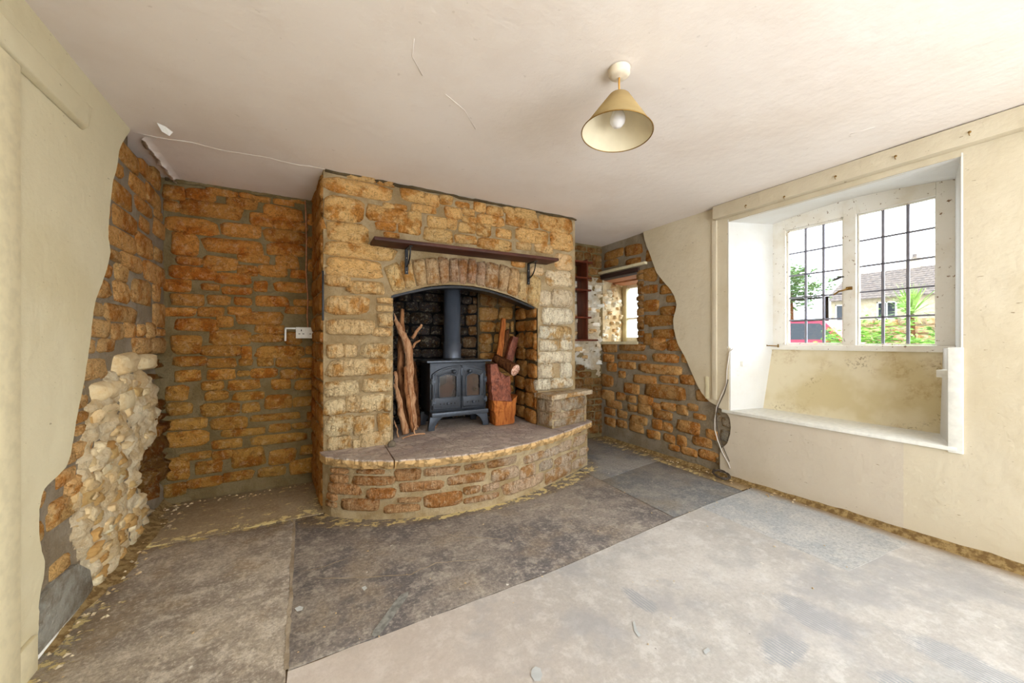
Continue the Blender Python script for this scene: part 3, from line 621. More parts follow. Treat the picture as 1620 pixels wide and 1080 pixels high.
traced(wall_right, SR, 880, 340, 4.5, RU, .014, M['stone'], lambda x, y: jit(srgb(186, 132, 68), .15))
for s_, z_, w_, h_ in ((1150, 668, 14, 14), (1149, 690, 16, 16), (1146, 712, 12, 14), (1140, 730, 14, 10), (1136, 660, 10, 12)):
    q0 = SR.hit(s_-w_/2, z_); q1 = SR.hit(s_+w_/2, z_); zt = SR.hit(s_, z_-h_/2)[1]; zb2 = SR.hit(s_, z_+h_/2)[1]
    stone(wall_right, SR, q0[0], q1[0], zb2, zt, .012, M['stone_rough'], jit(srgb(196, 182, 160), .08))
# plaster of the window wall, in panels round the opening
EDGE = [(1019, 360), (1024, 385), (1033, 408), (1042, 432), (1055, 448), (1066, 462), (1073, 482), (1068, 508), (1073, 538), (1088, 568), (1103, 603), (1120, 630), (1140, 643), (1156, 658), (1159, 676), (1153, 700), (1143, 712), (1142, 748)]
T = .028; PO = -.004; XF = XR-.024
EU = [p for p in EDGE if p[1] <= 643]+[(1150, 652.5)]; EL = [(1150, 652.5)]+[p for p in EDGE if p[1] > 653]; zE = SR.hit(1150, 652.5)[1]
plaster('plaster', SR, EU, [(ry(OY1), zE), (ry(OY1), ZC+.01)], PO, T, M['plaster'], wall_right)
plaster('plaster', SR, EL, [(ry(.80), 0), (ry(.80), OZ0-.02), (ry(OY1), OZ0-.02), (ry(OY1), zE)], PO, T, M['plaster_low'], wall_right)
EDGE_Y = SR.hit(1142, 748)[0]
def pl_panel(y1, y0, z0, z1, nm='plaster_panel'):
    b = B(); b.box(XF, XR+.004, y0, y1, z0, z1); return b.obj(nm, M['plaster'], wall_right)
pl_panel(OY1, OY0, OZ1, ZC+.01); pl_panel(.80, OY0, 0, OZ0-.02); pl_panel(OY0, YN, 0, ZC+.01)
# masonry behind the plaster, thick round the openings so that no light leaks
b = B(); b.box(XR+.002, 3.62, YN-.1, OY0-.14, -.05, ZC+.1); b.box(XR+.002, 3.62, OY1+.14, 2.60, -.05, ZC+.1)
b.box(XR+.002, 3.62, OY0-.14, OY1+.14, -.05, OZ0-.08); b.box(XR+.002, 3.62, OY0-.14, OY1+.14, ZC-.02, ZC+.1)
b.box(XR+.006, 3.62, 2.60, 3.9, -.05, AZ0-.03); b.box(XR+.006, 3.62, 2.60, 3.9, AZ1+.06, ZC+.1)
b.box(XR+.006, 3.62, 3.56, 3.9, AZ0-.03, AZ1+.06); b.box(XR+.4, 3.62, 2.60, 2.93, AZ0-.03, AZ1+.06)
b.obj('masonry', M['mortar_grey'], wall_right)
# splayed reveals of the main window
FY0, FY1, FZ0, FZ1 = .71, 1.67, 1.0, 2.03
b = B()
b.hexa([(XF-.003, OY1, 1.03), (WX+.05, FY1, 1.03), (WX+.05, FY1+.14, 1.03), (XR+.01, OY1+.1, 1.03)], [(XF-.003, OY1, OZ1+.02), (WX+.05, FY1, OZ1+.09), (WX+.05, FY1+.14, OZ1+.09), (XR+.01, OY1+.1, OZ1+.02)])
b.obj('reveal', M['reveal'], wall_right, bevel=.006)
b = B()
b.hexa([(XF-.003, OY0, 1.03), (WX+.05, FY0, 1.03), (WX+.05, FY0-.14, 1.03), (XR+.01, OY0-.1, 1.03)], [(XF-.003, OY0, OZ1+.02), (WX+.05, FY0, OZ1+.09), (WX+.05, FY0-.14, OZ1+.09), (XR+.01, OY0-.1, OZ1+.02)])
b.obj('reveal', M['reveal'], wall_right, bevel=.006)
# soffit: level at the room side, gently arched over the frame
b = B(); vs = []; n = 16
for i in range(n+1):
    t = i/n; ya = OY1+.02+(OY0-.02-OY1-.02)*t; yb = FY1+.03+(FY0-FY1-.06)*t; a = math.sin(math.pi*min(1, t*1.0))
    for f in (0, .35, .7, 1):
        vs.append((XF-.003+(WX+.05-XF)*f, ya+(yb-ya)*f, OZ1-.002+(.012+.052*a)*f))
b.add(vs, [(i*4+q, (i+1)*4+q, (i+1)*4+q+1, i*4+q+1) for i in range(n) for q in range(3)])
b.obj('soffit', M['reveal'], wall_right, smooth=True, fix=False)
# ledge, seat recess
B().hexa([(XF-.003, OY1+.005, 1.018), (WX+.02, FY1, 1.018), (WX+.02, FY1+.1, 1.018), (XR, OY1+.09, 1.018)], [(XF-.003, OY1+.005, 1.032), (WX+.02, FY1, 1.032), (WX+.02, FY1+.1, 1.032), (XR, OY1+.09, 1.032)]).obj('ledge', M['reveal'], wall_right)
BT, BB = (3.335, 1.005), (3.27, .535)
b = B(); b.hexa([(BB[0], .72, .52), (BB[0], 1.76, .52), (BB[0]+.04, 1.76, .52), (BB[0]+.04, .72, .52)], [(BT[0], .70, BT[1]), (BT[0], 1.70, BT[1]), (BT[0]+.04, 1.70, BT[1]), (BT[0]+.04, .70, BT[1])])
b.obj('back_panel', M['mouldy'], wall_right)
b = B(); b.hexa([(XR-.02, OY1-.012, .53), (3.36, 1.70, .53), (3.36, 1.86, .53), (XR-.0, OY1+.1, .53)], [(XR-.02, OY1-.012, 1.02), (3.36, 1.675, 1.02), (3.36, 1.86, 1.02), (XR-.0, OY1+.1, 1.02)])
b.obj('side_panel', M['reveal'], wall_right, bevel=.003)
b = B(); b.hexa([(XR-.02, .585, .51), (XR-.02, .628, .51), (3.36, .77, .51), (3.36, .60, .51)], [(XR-.02, .585, 1.03), (XR-.02, .628, 1.03), (3.36, .75, 1.03), (3.36, .60, 1.03)])
b.obj('side_panel', M['reveal'], wall_right, bevel=.003)
B().box(XF-.012, XF+.004, .580, .632, .50, 1.04).obj('corner_board', M['white_wood'], wall_right, bevel=.003)
seat = B().box(XF-.014, 3.31, .60, 1.84, OZ0-.022, OZ0).obj('window_seat', M['white_wood'], bevel=.004); tag(seat, 'white painted window seat board in the recess below the leaded window', 'window seat')
for nm, x0, x1, y0, y1, lab in (('cleat', 3.02, 3.20, 1.735, 1.79, 'white painted batten on the far side panel of the window seat recess'), ('cleat', 3.03, 3.20, .64, .70, 'white painted batten on the near side panel of the window seat recess')):
    tag(B().box(x0, x1, y0, y1, .875, .915).obj(nm, M['white_wood'], bevel=.003), lab, 'batten')
# cornice timber with its cup hooks
beam = B().box(XR-.085, XF+.002, YN, 1.885, 2.045, ZC-.004).obj('trim_2', M['plaster'], bevel=.006); struct(beam)
for x, y, w in ((1180, 325, 'first'), (1241, 311, 'second'), (1322, 279, 'third'), (1417, 247, 'fourth'), (1534, 209, 'fifth')):
    p = Vector(onX(x, y, XR-.086)); b = B(); b.lathe([(0, 0), (.006, 0), (.006, .003), (0, .003)], 10, Matrix.Translation(p) @ Matrix.Rotation(math.radians(-90), 4, 'Y'))
    b.tube([p+Vector((-.002-.012*math.sin(t), 0, -.008+.008*math.cos(t))) for t in [k*.55 for k in range(8)]], .0016, 6)
    tag(b.obj('curtain_hook', M['brass'], smooth=True), 'small brass hook screwed into the cream beam over the window, %s from the alcove' % w, 'hook', 'hooks along the beam')
strip1 = B().box(XF-.012, XF+.002, 1.885, 1.925, .60, 2.05).obj('trim_3', M['plaster'], bevel=.003); struct(strip1)
B().box(XF-.006, XF+.002, 1.955, 1.985, .60, .78).obj('trim_4', M['cream_wood'], bevel=.002)['kind'] = 'structure'
# near and far closing walls, behind the camera
wf = B().box(XL-.1, XR+.1, YN-.12, YN-.02, 0, .45).obj('wall_near', M['plaster']); struct(wf)
b = B(); b.box(XL-.1, .1, YN-.12, YN-.02, .45, ZC+.02); b.box(2.55, XR+.1, YN-.12, YN-.02, .45, ZC+.02); b.box(.1, 2.55, YN-.12, YN-.02, 2.05, ZC+.02); b.obj('upper_face', M['plaster'], wf)
w3 = struct(B().box(.1, 2.55, YN-.09, YN-.04, .45, .50).obj('window_3', M['white_wood']))
b = B()
for x in (.1, 1.3, 2.5): b.box(x, x+.05, YN-.09, YN-.04, .50, 2.05)
b.obj('window_frame', M['white_wood'], w3)
b = B()
for x in (.155, 1.355): b.box(x, x+1.14, YN-.068, YN-.064, .50, 2.05)
b.obj('pane', M['glass'], w3)
b = B(); b.box(XL-.12, .02, YB+.04, YB+.1, -.05, ZC+.02); b.box(2.18, XR+.02, YB+.04, YB+.1, -.05, ZC+.02); b.obj('backing', M['mortar_grey'], wall_back)
B().box(XL-.12, 3.62, YN-.1, YB+.7, ZC+.03, ZC+.1).obj('boards', M['plaster'], ceiling)
# ---------------------------------------------------------------- chimney breast
CX0, CX1 = .109, 2.095
SF = Strip([(CX0, YF), (CX1, YF)]); fx = lambda X: X-CX0
INT = [(608, 471), (620.7, 466.7), (646, 460.7), (675.6, 453), (708, 450), (746.7, 452), (776, 458), (806, 467), (838.5, 481), (852, 490)]
EXT = [(604, 416), (637, 409), (672.6, 405.5), (708, 404.5), (743.7, 407), (776, 412), (806, 419), (835.6, 429.6), (853, 439)]
def curve(pts):
    q = [(onY(x, y, YF)[0], onY(x, y, YF)[2]) for x, y in pts]
    def f(X):
        for a, b in zip(q, q[1:]):
            if X <= b[0]: break
        return a[1]+(b[1]-a[1])*(X-a[0])/(b[0]-a[0])
    return f
fint, fext = curve(INT), curve(EXT)
OX0, OX1, HZ = .535, 1.705, .36
NA = 26; AR = [(OX0+(OX1-OX0)*i/NA, fint(OX0+(OX1-OX0)*i/NA)) for i in range(NA+1)]
chim = empty('chimney_breast', (1.1, YF, 0), 'stone chimney breast with an arched fireplace opening between the two alcoves', 'fireplace')
b = B(); g = .004
def panel(x0, x1, z0a, z0b, z1):
    b.add([(x0, YF, z0a), (x1, YF, z0b), (x1, YF, z1), (x0, YF, z1)], [(0, 1, 2, 3)])
panel(CX0, OX0, 0, 0, ZC); panel(OX1, CX1, 0, 0, ZC)
for (xa, za), (xb, zb) in zip(AR, AR[1:]):
    panel(xa, xb, za, zb, ZC); b.add([(xa, YF, za), (xb, YF, zb), (xb, YF+.2, zb+.03), (xa, YF+.2, za+.03)], [(0, 1, 2, 3)])
b.add([(CX0, YF, 0), (CX0, YF, ZC), (.065, YB, ZC), (.065, YB, 0)], [(0, 1, 2, 3)])
b.add([(CX1, YF, 0), (CX1, YF, ZC), (2.10, YB, ZC), (2.10, YB, 0)], [(0, 1, 2, 3)])
b.obj('mortar', M['mortar_tan'], chim, fix=False)
# firebox
FB = Strip([(OX0, YF), (.56, 3.24), (1.42, 3.25), (1.735, 3.09), (OX1, YF)])
b = B(); pts = FB.p
for i in range(4): b.add([(pts[i].x, pts[i].y, 0), (pts[i+1].x, pts[i+1].y, 0), (pts[i+1].x, pts[i+1].y, 2.1), (pts[i].x, pts[i].y, 2.1)], [(0, 1, 2, 3)])
lin = B()
for i in (2, 3): lin.add([(pts[i].x, pts[i].y-.004, 0), (pts[i+1].x-.002, pts[i+1].y-.004, 0), (pts[i+1].x-.002, pts[i+1].y-.004, 1.62), (pts[i].x, pts[i].y-.004, 1.62)], [(0, 1, 2, 3)])
lin.obj('jamb_mortar', M['mortar_dark'], chim, fix=False)
for (xa, za), (xb, zb) in zip(AR, AR[1:]): b.add([(xa, YF+.2, za+.03), (xb, YF+.2, zb+.03), (xb, YF+.2, 2.1), (xa, YF+.2, 2.1)], [(0, 1, 2, 3)])
b.add([(.45, YF, 2.1), (1.8, YF, 2.1), (1.8, 3.27, 2.1), (.45, 3.27, 2.1)], [(0, 1, 2, 3)])
b.obj('flue_lining', M['soot'], chim, fix=False)
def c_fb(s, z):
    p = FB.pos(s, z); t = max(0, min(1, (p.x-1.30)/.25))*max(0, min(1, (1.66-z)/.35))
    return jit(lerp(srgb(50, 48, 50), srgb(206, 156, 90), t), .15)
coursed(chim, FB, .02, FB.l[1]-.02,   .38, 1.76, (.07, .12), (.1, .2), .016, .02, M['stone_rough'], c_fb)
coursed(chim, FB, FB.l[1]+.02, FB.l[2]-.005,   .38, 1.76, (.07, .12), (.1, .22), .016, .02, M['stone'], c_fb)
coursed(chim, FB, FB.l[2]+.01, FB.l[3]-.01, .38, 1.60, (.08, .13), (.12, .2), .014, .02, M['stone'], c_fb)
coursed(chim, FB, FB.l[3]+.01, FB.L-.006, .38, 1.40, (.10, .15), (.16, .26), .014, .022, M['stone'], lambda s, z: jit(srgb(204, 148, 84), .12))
C1 = '290 560 95 150;580 740 160 200;85 715 178 300;800 1040 245 352;1030 1165 290 395;1175 1290 295 375;80 440 315 545;480 860 412 548;640 730 378 420;740 860 390 430;910 1130 392 455;870 1000 450 590;1060 1240 500 600;1225 1375 415 510;1240 1330 520 610;1330 1450 365 410;570 755 560 625;780 990 570 658;1030 1290 615 735;90 510 565 735;650 780 655 690;1320 1520 680 750;85 750 757 888;100 610 905 985;105 625 990 1065;1500 1610 370 450;1390 1520 500 550;1390 1500 430 480'
C2 = '715 1015 350 480;1045 1350 380 520;440 700 372 455;270 430 440 530;435 575 440 560;630 770 500 575;820 1110 503 618;1150 1350 530 700;245 440 560 630;460 760 592 690;820 960 630 690;1000 1160 640 715;545 690 285 365;700 800 290 340;810 1010 312 385;1190 1350 735 880;1095 1345 892 1040;960 1075 860 930;780 900 800 850'
C7 = '380 540 365 580;555 850 350 575;415 850 612 830;370 850 868 1050'
C8 = '390 640 78 215;680 850 75 210;360 850 240 400;365 580 425 610;680 845 405 590;550 850 615 750;345 540 640 780'
C3 = '140 480 55 200;440 970 140 305;130 740 350 600;880 1080 380 440;870 1080 485 555;880 1080 600 770;130 830 690 885;820 1065 800 905'
C4 = '150 390 45 220;400 570 50 220;640 1062 25 225;165 1065 262 480;135 590 570 775;665 1068 540 710;120 420 825 1040;435 610 775 1000;620 975 765 990;970 1065 770 980'
C5 = '85 345 105 298;350 545 98 285;585 708 88 250;105 345 310 425;350 410 330 425;415 712 262 408'
for (ox, oy), sc, dat, mt in (((500, 260), 6, C1, 'stone'), ((680, 280), 6, C2, 'stone'), ((810, 420), 9, C7, 'stone_tooled'), ((810, 530), 9, C8, 'stone_tooled'), ((500, 430), 9, C3, 'stone_tooled'), ((500, 540), 9, C4, 'stone_tooled'), ((500, 640), 6, C5, 'stone_tooled')):
    traced(chim, SF, ox, oy, sc, dat, .026 if mt == 'stone_tooled' else .018, M[mt], c_front, p=5, rough=.22, skew=.12, grow=.007)
# arch ring, each voussoir its own stone
VT = [424, 510, 573, 645, 716, 775, 824, 876, 925, 975, 1045, 1105, 1155, 1205, 1268]
VB = [478, 548, 605, 660, 730, 780, 832, 870, 918, 965, 1035, 1085, 1140, 1190, 1258]
def vx(v): return onY(480+v/3.375, 440, YF)[0]
for i in range(len(VT)-1):
    a, c, e, f = vx(VB[i])+.001, vx(VB[i+1])-.001, vx(VT[i+1])-.001, vx(VT[i])+.001
    zz = [fint(a)+.012, fint(c)+.012, fext(e)-.006-R.uniform(0, .015), fext(f)-.006-R.uniform(0, .015)]
    dark = 1-min(1, abs(i-6.5)/6.5); col = jit(lerp(srgb(232, 196, 138), srgb(190, 154, 128), dark*1.2), .06)
    stone(chim, SF, 0, 1, 0, 1, R.uniform(.022, .034), M['stone_tooled'], col, name='voussoir', p=6, rough=.15, quad=[(fx(a), zz[0]), (fx(c), zz[1]), (fx(e), zz[2]), (fx(f), zz[3])])
SLd = Strip([(.060, YB), (CX0-.002, YF)])
SLd.p = [Vector((.062, YB)), Vector((CX0-.002, YF))]
coursed(chim, SLd, .0, SLd.L-.004, .02, 2.13, (.07, .15), (.16, .34), .014, .012, M['stone'], lambda s, z: jit(srgb(190, 134, 70), .12))
# sagging iron bar that carries the arch
b = B(); n = 20; BX = [(621, 468.5), (646, 462), (680, 455.5), (708, 453.5), (735, 454), (770, 459.5), (806, 471), (843, 486.5)]; fb = curve(BX); vs = []
x0, x1 = onY(619, 468, YF)[0], onY(844, 487, YF)[0]
for i in range(n+1):
    X = x0+(x1-x0)*i/n; z = fb(X)
    vs += [(X, YF-.012, z-.010), (X, YF-.012, z+.006), (X, YF+.10, z+.006), (X, YF+.10, z-.010)]
b.add(vs, [(i*4+q, i*4+(q+1) % 4, i*4+4+(q+1) % 4, i*4+4+q) for i in range(n) for q in range(4)]+[(0, 1, 2, 3), (n*4, n*4+1, n*4+2, n*4+3)])
b.obj('arch_bar', M['black'], chim)
o = B().box(.100, .112, YF-.032, YF-.012, 1.20, 1.51).obj('hinge_strap', M['black'], chim, bevel=.003)
# rough mortar bead at the ceiling
b = B(); b.tube([(CX0+.01+(CX1-CX0)*i/40, YF-.004+R.uniform(-.004, .004), ZC-.006+R.uniform(-.005, .005)) for i in range(41)], .011, 7, .5)
b.obj('mortar_bead', M['mortar_dark'], chim, smooth=True)
b = B(); b.tube([(XL+(.1-XL)*i/30, YB-.004, ZC-.016+R.uniform(-.006, .006)) for i in range(31)], .014, 6, .4); b.obj('mortar_bead', M['mortar_olive'], wall_back, smooth=True)
# ---------------------------------------------------------------- hearth
FP = [(.105, 2.66), (.15, 2.56), (.22, 2.50), (.31, 2.435), (.42, 2.37), (.6, 2.30), (.8, 2.25), (1.05, 2.228), (1.22, 2.245), (1.40, 2.285), (1.6, 2.345), (1.85, 2.44), (2.05, 2.52), (2.16, 2.57), (2.185, 2.70)]
SH = Strip(FP)
hearth = empty('hearth', (1.1, 2.45, 0), 'raised curved stone hearth with slate slabs in front of the wood stove', 'hearth')
b = B(); vs = []
for x, y in FP: vs += [(x, y, 0), (x, y, .330)]
b.add(vs, [(2*i, 2*i+2, 2*i+3, 2*i+1) for i in range(len(FP)-1)]); b.add([(x, y, .329) for x, y in FP], [tuple(range(len(FP)))])
b.obj('mortar', M['mortar_hearth'], hearth, fix=False)
c_h = lambda x, y: jit(lerp(srgb(204, 158, 112), srgb(208, 186, 162), (x-640)/220), .12)
H5 = '145 310 605 645;145 310 665 740;350 755 680 758;750 992 615 715;1030 1360 593 665;1410 1600 562 608;120 430 755 845;480 750 797 888;790 1215 728 812;1255 1610 662 740;110 200 845 905;240 610 893 1003;650 990 945 1015;770 990 882 925;1030 1380 832 965;1395 1555 775 840;100 200 925 970;400 640 615 650'
H6 = '310 580 510 575;650 850 462 540;855 990 405 478;990 1100 350 430;1120 1260 288 380;340 600 592 710;615 757 572 680;800 920 532 612;940 1155 468 548;1180 1265 400 470;450 830 702 808;255 410 752 812;70 420 862 908;845 1105 592 700;1112 1262 505 585;1105 1280 215 262'
traced(hearth, SH, 500, 640, 6, H5, .017, M['stone_tooled'], c_h, p=5, skew=.1)
traced(hearth, SH, 720, 640, 6, H6, .017, M['stone_tooled'], c_h, p=5, skew=.1)
OUT = [(.085, 2.655), (.12, 2.54), (.20, 2.44), (.30, 2.35), (.454, 2.262), (.66, 2.20), (.873, 2.17), (1.1, 2.168), (1.35, 2.21), (1.6, 2.285), (1.83, 2.385), (2.0, 2.455), (2.19, 2.545), (2.22, 2.70)]
def outer(X):
    for a, c in zip(OUT[1:], OUT[2:]):
        if X <= c[0]: break
    return a[1]+(c[1]-a[1])*(X-a[0])/(c[0]-a[0])
def slab(edge, rest, z0=.326, z1=.381):
    Q = []
    for a, c in zip(edge, edge[1:]):
        n = max(1, int(math.dist(a, c)/.022))
        for t in range(n): Q.append((a[0]+(c[0]-a[0])*t/n+R.uniform(-.004, .004), a[1]+(c[1]-a[1])*t/n+R.uniform(-.007, .005)))
    Q.append(edge[-1]); top = Q+rest; n = len(top)
    low = [(x, y+(.012+R.uniform(-.008, .01) if i < len(Q) else 0)) for i, (x, y) in enumerate(top)]
    mid = [(x, y-(R.uniform(.0, .012) if i < len(Q) else 0)) for i, (x, y) in enumerate(top)]
    b = B(); b.add([(x, y, z0) for x, y in low]+[(x, y, (z0+z1)/2+R.uniform(-.006, .006)) for x, y in mid]+[(x, y, z1) for x, y in top],
        [tuple(range(n))[::-1], tuple(range(2*n, 3*n))]+[(i+k*n, (i+1) % n+k*n, n+(i+1) % n+k*n, n+i+k*n) for k in (0, 1) for i in range(n)])
    return b.obj('hearth_slab', M['slate'], hearth)
J1, J2, J3 = .462, .892, 1.745
E = lambda a, c: [(a, outer(a))]+[p for p in OUT if a < p[0] < c and p[1] < 2.64]+[(c, outer(c))]
slab([OUT[0]]+[p for p in OUT[1:] if p[0] < J1-.02]+[(J1-.004, outer(J1))], [(J1+.01, 2.655)])
slab(E(J1+.003, J2-.004), [(J2-.03, 2.55), (J2-.06, 2.75), (.80, 3.0), (.78, 3.24), (.565, 3.23), (.535, 2.66), (J1+.016, 2.655)])
slab(E(J2+.003, J3-.003), [(1.73, 2.52), (1.70, 2.66), (1.73, 3.08), (1.42, 3.24), (.787, 3.24), (.807, 3.0), (J2-.053, 2.75), (J2-.022, 2.55)], z1=.378)
slab(E(J3+.002, 2.17)+[(2.19, 2.55), (2.215, 2.70)], [(2.10, 2.70), (2.094, 2.655), (1.71, 2.655), (1.738, 2.53)])
# end pier on the hearth with its capping slab
SP = Strip([(1.70, 2.658), (1.722, 2.47), (2.15, 2.575), (2.175, 2.70)])
pier = 'pier'
b = B(); q = [(p.x, p.y) for p in SP.p]; b.prism(q, .38, .612); b.obj('pier', M['mortar_hearth'], hearth)
L0 = SP.l[1]; L1 = SP.l[2]
for s0, s1, z0, z1 in ((.008, L0-.004, .395, .49), (.008, L0*.55, .502, .60), (L0*.58, L0-.004, .502, .60), (L0+.006, L0+.10, .505, .602), (L0+.112, L1-.008, .505, .602), (L0+.006, L0+.28, .45, .495), (L0+.292, L1-.006, .445, .495), (L0+.006, L0+.42, .388, .438), (L1+.006, SP.L-.01, .40, .59)):
    stone(hearth, SP, s0, s1, z0, z1, .014, M['stone_tooled'], jit(srgb(188, 168, 144), .08), p=6, skew=.06)
b = B(); Q = []; cs = [(1.672, 2.655), (1.690, 2.432), (2.215, 2.562), (2.235, 2.72), (2.10, 2.72), (2.094, 2.655)]
for a, c in zip(cs, cs[1:]+cs[:1]):
    n = max(1, int(math.dist(a, c)/.03)); Q += [(a[0]+(c[0]-a[0])*t/n+R.uniform(-.004, .004), a[1]+(c[1]-a[1])*t/n+(R.uniform(-.004, .004) if a[1] < 2.65 else 0)) for t in range(n)]
b.prism(Q, .612, .648); o = b.obj('capping_slab', M['stone_tooled'], hearth, bevel=.004); o.color = srgb(226, 206, 176)
o = B().add([], []); 
# ---------------------------------------------------------------- mantel shelf
ms = empty('mantel_shelf', (1.1, 2.56, 1.70), 'dark stained mantel shelf on two black iron brackets above the fireplace arch', 'shelf')
zl, zr = 1.702, 1.712
b = B(); b.hexa([(.385, 2.475, zl), (1.79, 2.475, zr), (1.79, 2.652, zr), (.385, 2.652, zl)], [(.385, 2.475, zl+.024), (1.79, 2.475, zr+.024), (1.79, 2.652, zr+.024), (.385, 2.652, zl+.024)])
b.obj('board', M['shelf_wood'], ms, bevel=.006)
for px in (642, 834):
    X = onY(px, 410, YF-.02)[0]; b = B(); w = .011
    b.box(X-w, X+w, 2.616, 2.622, 1.53, 1.70); b.box(X-w, X+w, 2.50, 2.622, 1.694, 1.70)
    b.tube([(X, 2.614-.10*math.sin(t), 1.58+.11-.11*math.cos(t)+.0) for t in [k*math.pi/2/8 for k in range(9)]], .005, 6)
    br = b.obj('bracket', M['black'], ms, bevel=0)
    for z in (1.545, 1.64): B().lathe([(0, 0), (.004, 0), (.003, .002), (0, .003)], 8, Matrix.Translation((X, 2.616, z)) @ Matrix.Rotation(math.radians(90), 4, 'X')).obj('screw', M['steel'], br)
# ---------------------------------------------------------------- stove
sx0, sx1, sy0, sy1, zb = .855, 1.328, 2.87, 3.13, .381
st = empty('wood_stove', (1.09, 3.0, zb), 'blue-black cast iron stove with two glazed doors and a tall flue standing on the hearth', 'stove')
B().box(sx0, sx1, sy0, sy1, .52, .905).obj('body', M['iron'], st, bevel=.008)
B().box(sx0-.035, sx1+.035, sy0-.045, sy1+.02, .905, .922).obj('top_plate', M['iron_lit'], st, bevel=.006)
B().box(sx0+.0, sx1-.0, sy0-.055, sy0+.02, .487, .522).obj('ash_lip', M['iron_lit'], st, bevel=.006)
B().box(sx0+.02, sx1-.02, sy0+.02, sy1-.02, .47, .52).obj('base_frame', M['iron'], st, bevel=.004)
for fx_, sg in ((sx0, 1), (sx1, -1)):
    for y in (sy0-.02, sy1-.03):
        w = .045*sg
        pts = [(fx_-.018*sg, y, zb), (fx_+w*.7, y, zb), (fx_+w*.8, y, zb+.03), (fx_+w*1.3, y, .45), (fx_+w*2.4, y, .488), (fx_-.004*sg, y, .488), (fx_-.012*sg, y, zb+.05)]
        B().ext(pts, (0, .035, 0)).obj('leg', M['iron_lit'] if y < 3 else M['iron'], st, bevel=.003)
mid = 1.103
def arcz(X, cx, hw, z0, dz): t = (X-cx)/hw; return z0+dz*(1-min(1, t*t))
def door(x0, x1, hinge):
    # outline: the pair of doors shares one low arch, highest in the middle
    cx = mid; hw = .235; n = 10
    top = lambda X: .785+.095*math.sqrt(max(0, 1-((X-cx)/(hw+.012))**2))
    P = [(x0+(x1-x0)*i/n, top(x0+(x1-x0)*i/n)) for i in range(n+1)]
    y0, y1 = sy0-.028, sy0-.002
    gx0, gx1 = x0+(.052 if hinge < 0 else .038), x1-(.038 if hinge < 0 else .052); gz0 = .632; gt = lambda X: min(top(X)-.038, .795+.02*math.sin(math.pi*(X-gx0)/(gx1-gx0)))
    G = [(gx0+(gx1-gx0)*i/n, gt(gx0+(gx1-gx0)*i/n)) for i in range(n+1)]
    b = B(); zl = .538
    def bar(a): b.ext([(x, y0, z) for x, z in a], (0, y1-y0, 0))
    bar([(x0, zl), (x1, zl), (x1, gz0), (x0, gz0)])
    bar([(x0, gz0), (gx0, gz0), (gx0, G[0][1]), (x0, P[0][1])]); bar([(gx1, gz0), (x1, gz0), (x1, P[-1][1]), (gx1, G[-1][1])])
    bar([(x0, P[0][1])]+[(gx0, G[0][1])]+G[1:]+[(x1, P[-1][1])]+P[::-1][1:-1])
    d = b.obj('door', M['iron'], st, bevel=.002)
    b = B(); m = .007
    b.tube([(gx0, y0-.001, gz0)]+[(x, y0-.001, z) for x, z in G]+[(gx1, y0-.001, gz0)], m*.7, 6, closed=True); b.obj('bead', M['iron_lit'], d, smooth=True)
    b = B(); b.tube([(x0+.01, y0, .552)]+[(x, y0, z-.012) for x, z in P[1 if hinge < 0 else 0:len(P)-(0 if hinge < 0 else 1)]]+[(x1-.01, y0, .552)], .0045, 6, closed=True); b.obj('rim', M['iron_lit'], d, smooth=True)
    b = B(); b.add([(gx0-.004, y0+.010, gz0-.004), (gx1+.004, y0+.010, gz0-.004)]+[(x, y0+.010, z+.004) for x, z in G[::-1]], [tuple(range(2+len(G)))]); b.obj('pane', M['stoveglass'], d)
    # air slide with knob and holes
    for i in range(5):
        X = gx0+.012+(gx1-gx0-.024)*i/4
        big = (i == 2); B().lathe([(0, .0), (.010 if big else .006, .0), (.010 if big else .006, .010 if big else .002), (.005, .012 if big else .003), (0, .012 if big else .003)], 12, Matrix.Translation((X, y0, .585)) @ Matrix.Rotation(math.radians(90), 4, 'X')).obj('knob' if big else 'air_hole', M['iron_lit'] if big else M['black'], d, smooth=True)
    kx = x1-.03 if hinge < 0 else x0+.035; kz = top(kx)-.045
    B().lathe([(0, -.002), (.009, 0), (.007, .008), (.016, .016), (.017, .024), (.010, .031), (0, .033)], 14, Matrix.Translation((kx+(-.035 if hinge < 0 else .028), y0, kz)) @ Matrix.Rotation(math.radians(90), 4, 'X')).obj('handle', M['iron_lit'], d, smooth=True)
    hx = x0-.004 if hinge < 0 else x1+.004
    for z in (.60, .76):
        b = B(); b.tube([(hx, y0+.004, z-.022), (hx, y0+.004, z+.022)], .008, 8); b.box(min(hx, hx+.03*(-hinge)), max(hx, hx+.03*(-hinge)), y0-.006, y0+.004, z-.008, z+.008); b.obj('hinge', M['iron_lit'], d, smooth=False)
door(sx0+.012, mid-.003, -1); door(mid+.003, sx1-.012, 1)
b = B(); b.box(mid-.007, mid+.007, sy0-.038, sy0-.026, .80, .86); b.obj('latch', M['iron_lit'], st, bevel=.003)
fxc, fyc = 1.088, 3.02
B().lathe([(.074, .921), (.074, 1.055), (.069, 1.057), (.069, 2.0)], 32, Matrix.Translation((fxc, fyc, 0))).obj('flue_pipe', M['pipe'], st, smooth=True)
B().lathe([(.086, .921), (.086, .930), (.074, .934)], 32, Matrix.Translation((fxc, fyc, 0))).obj('flue_collar', M['iron'], st, smooth=True)
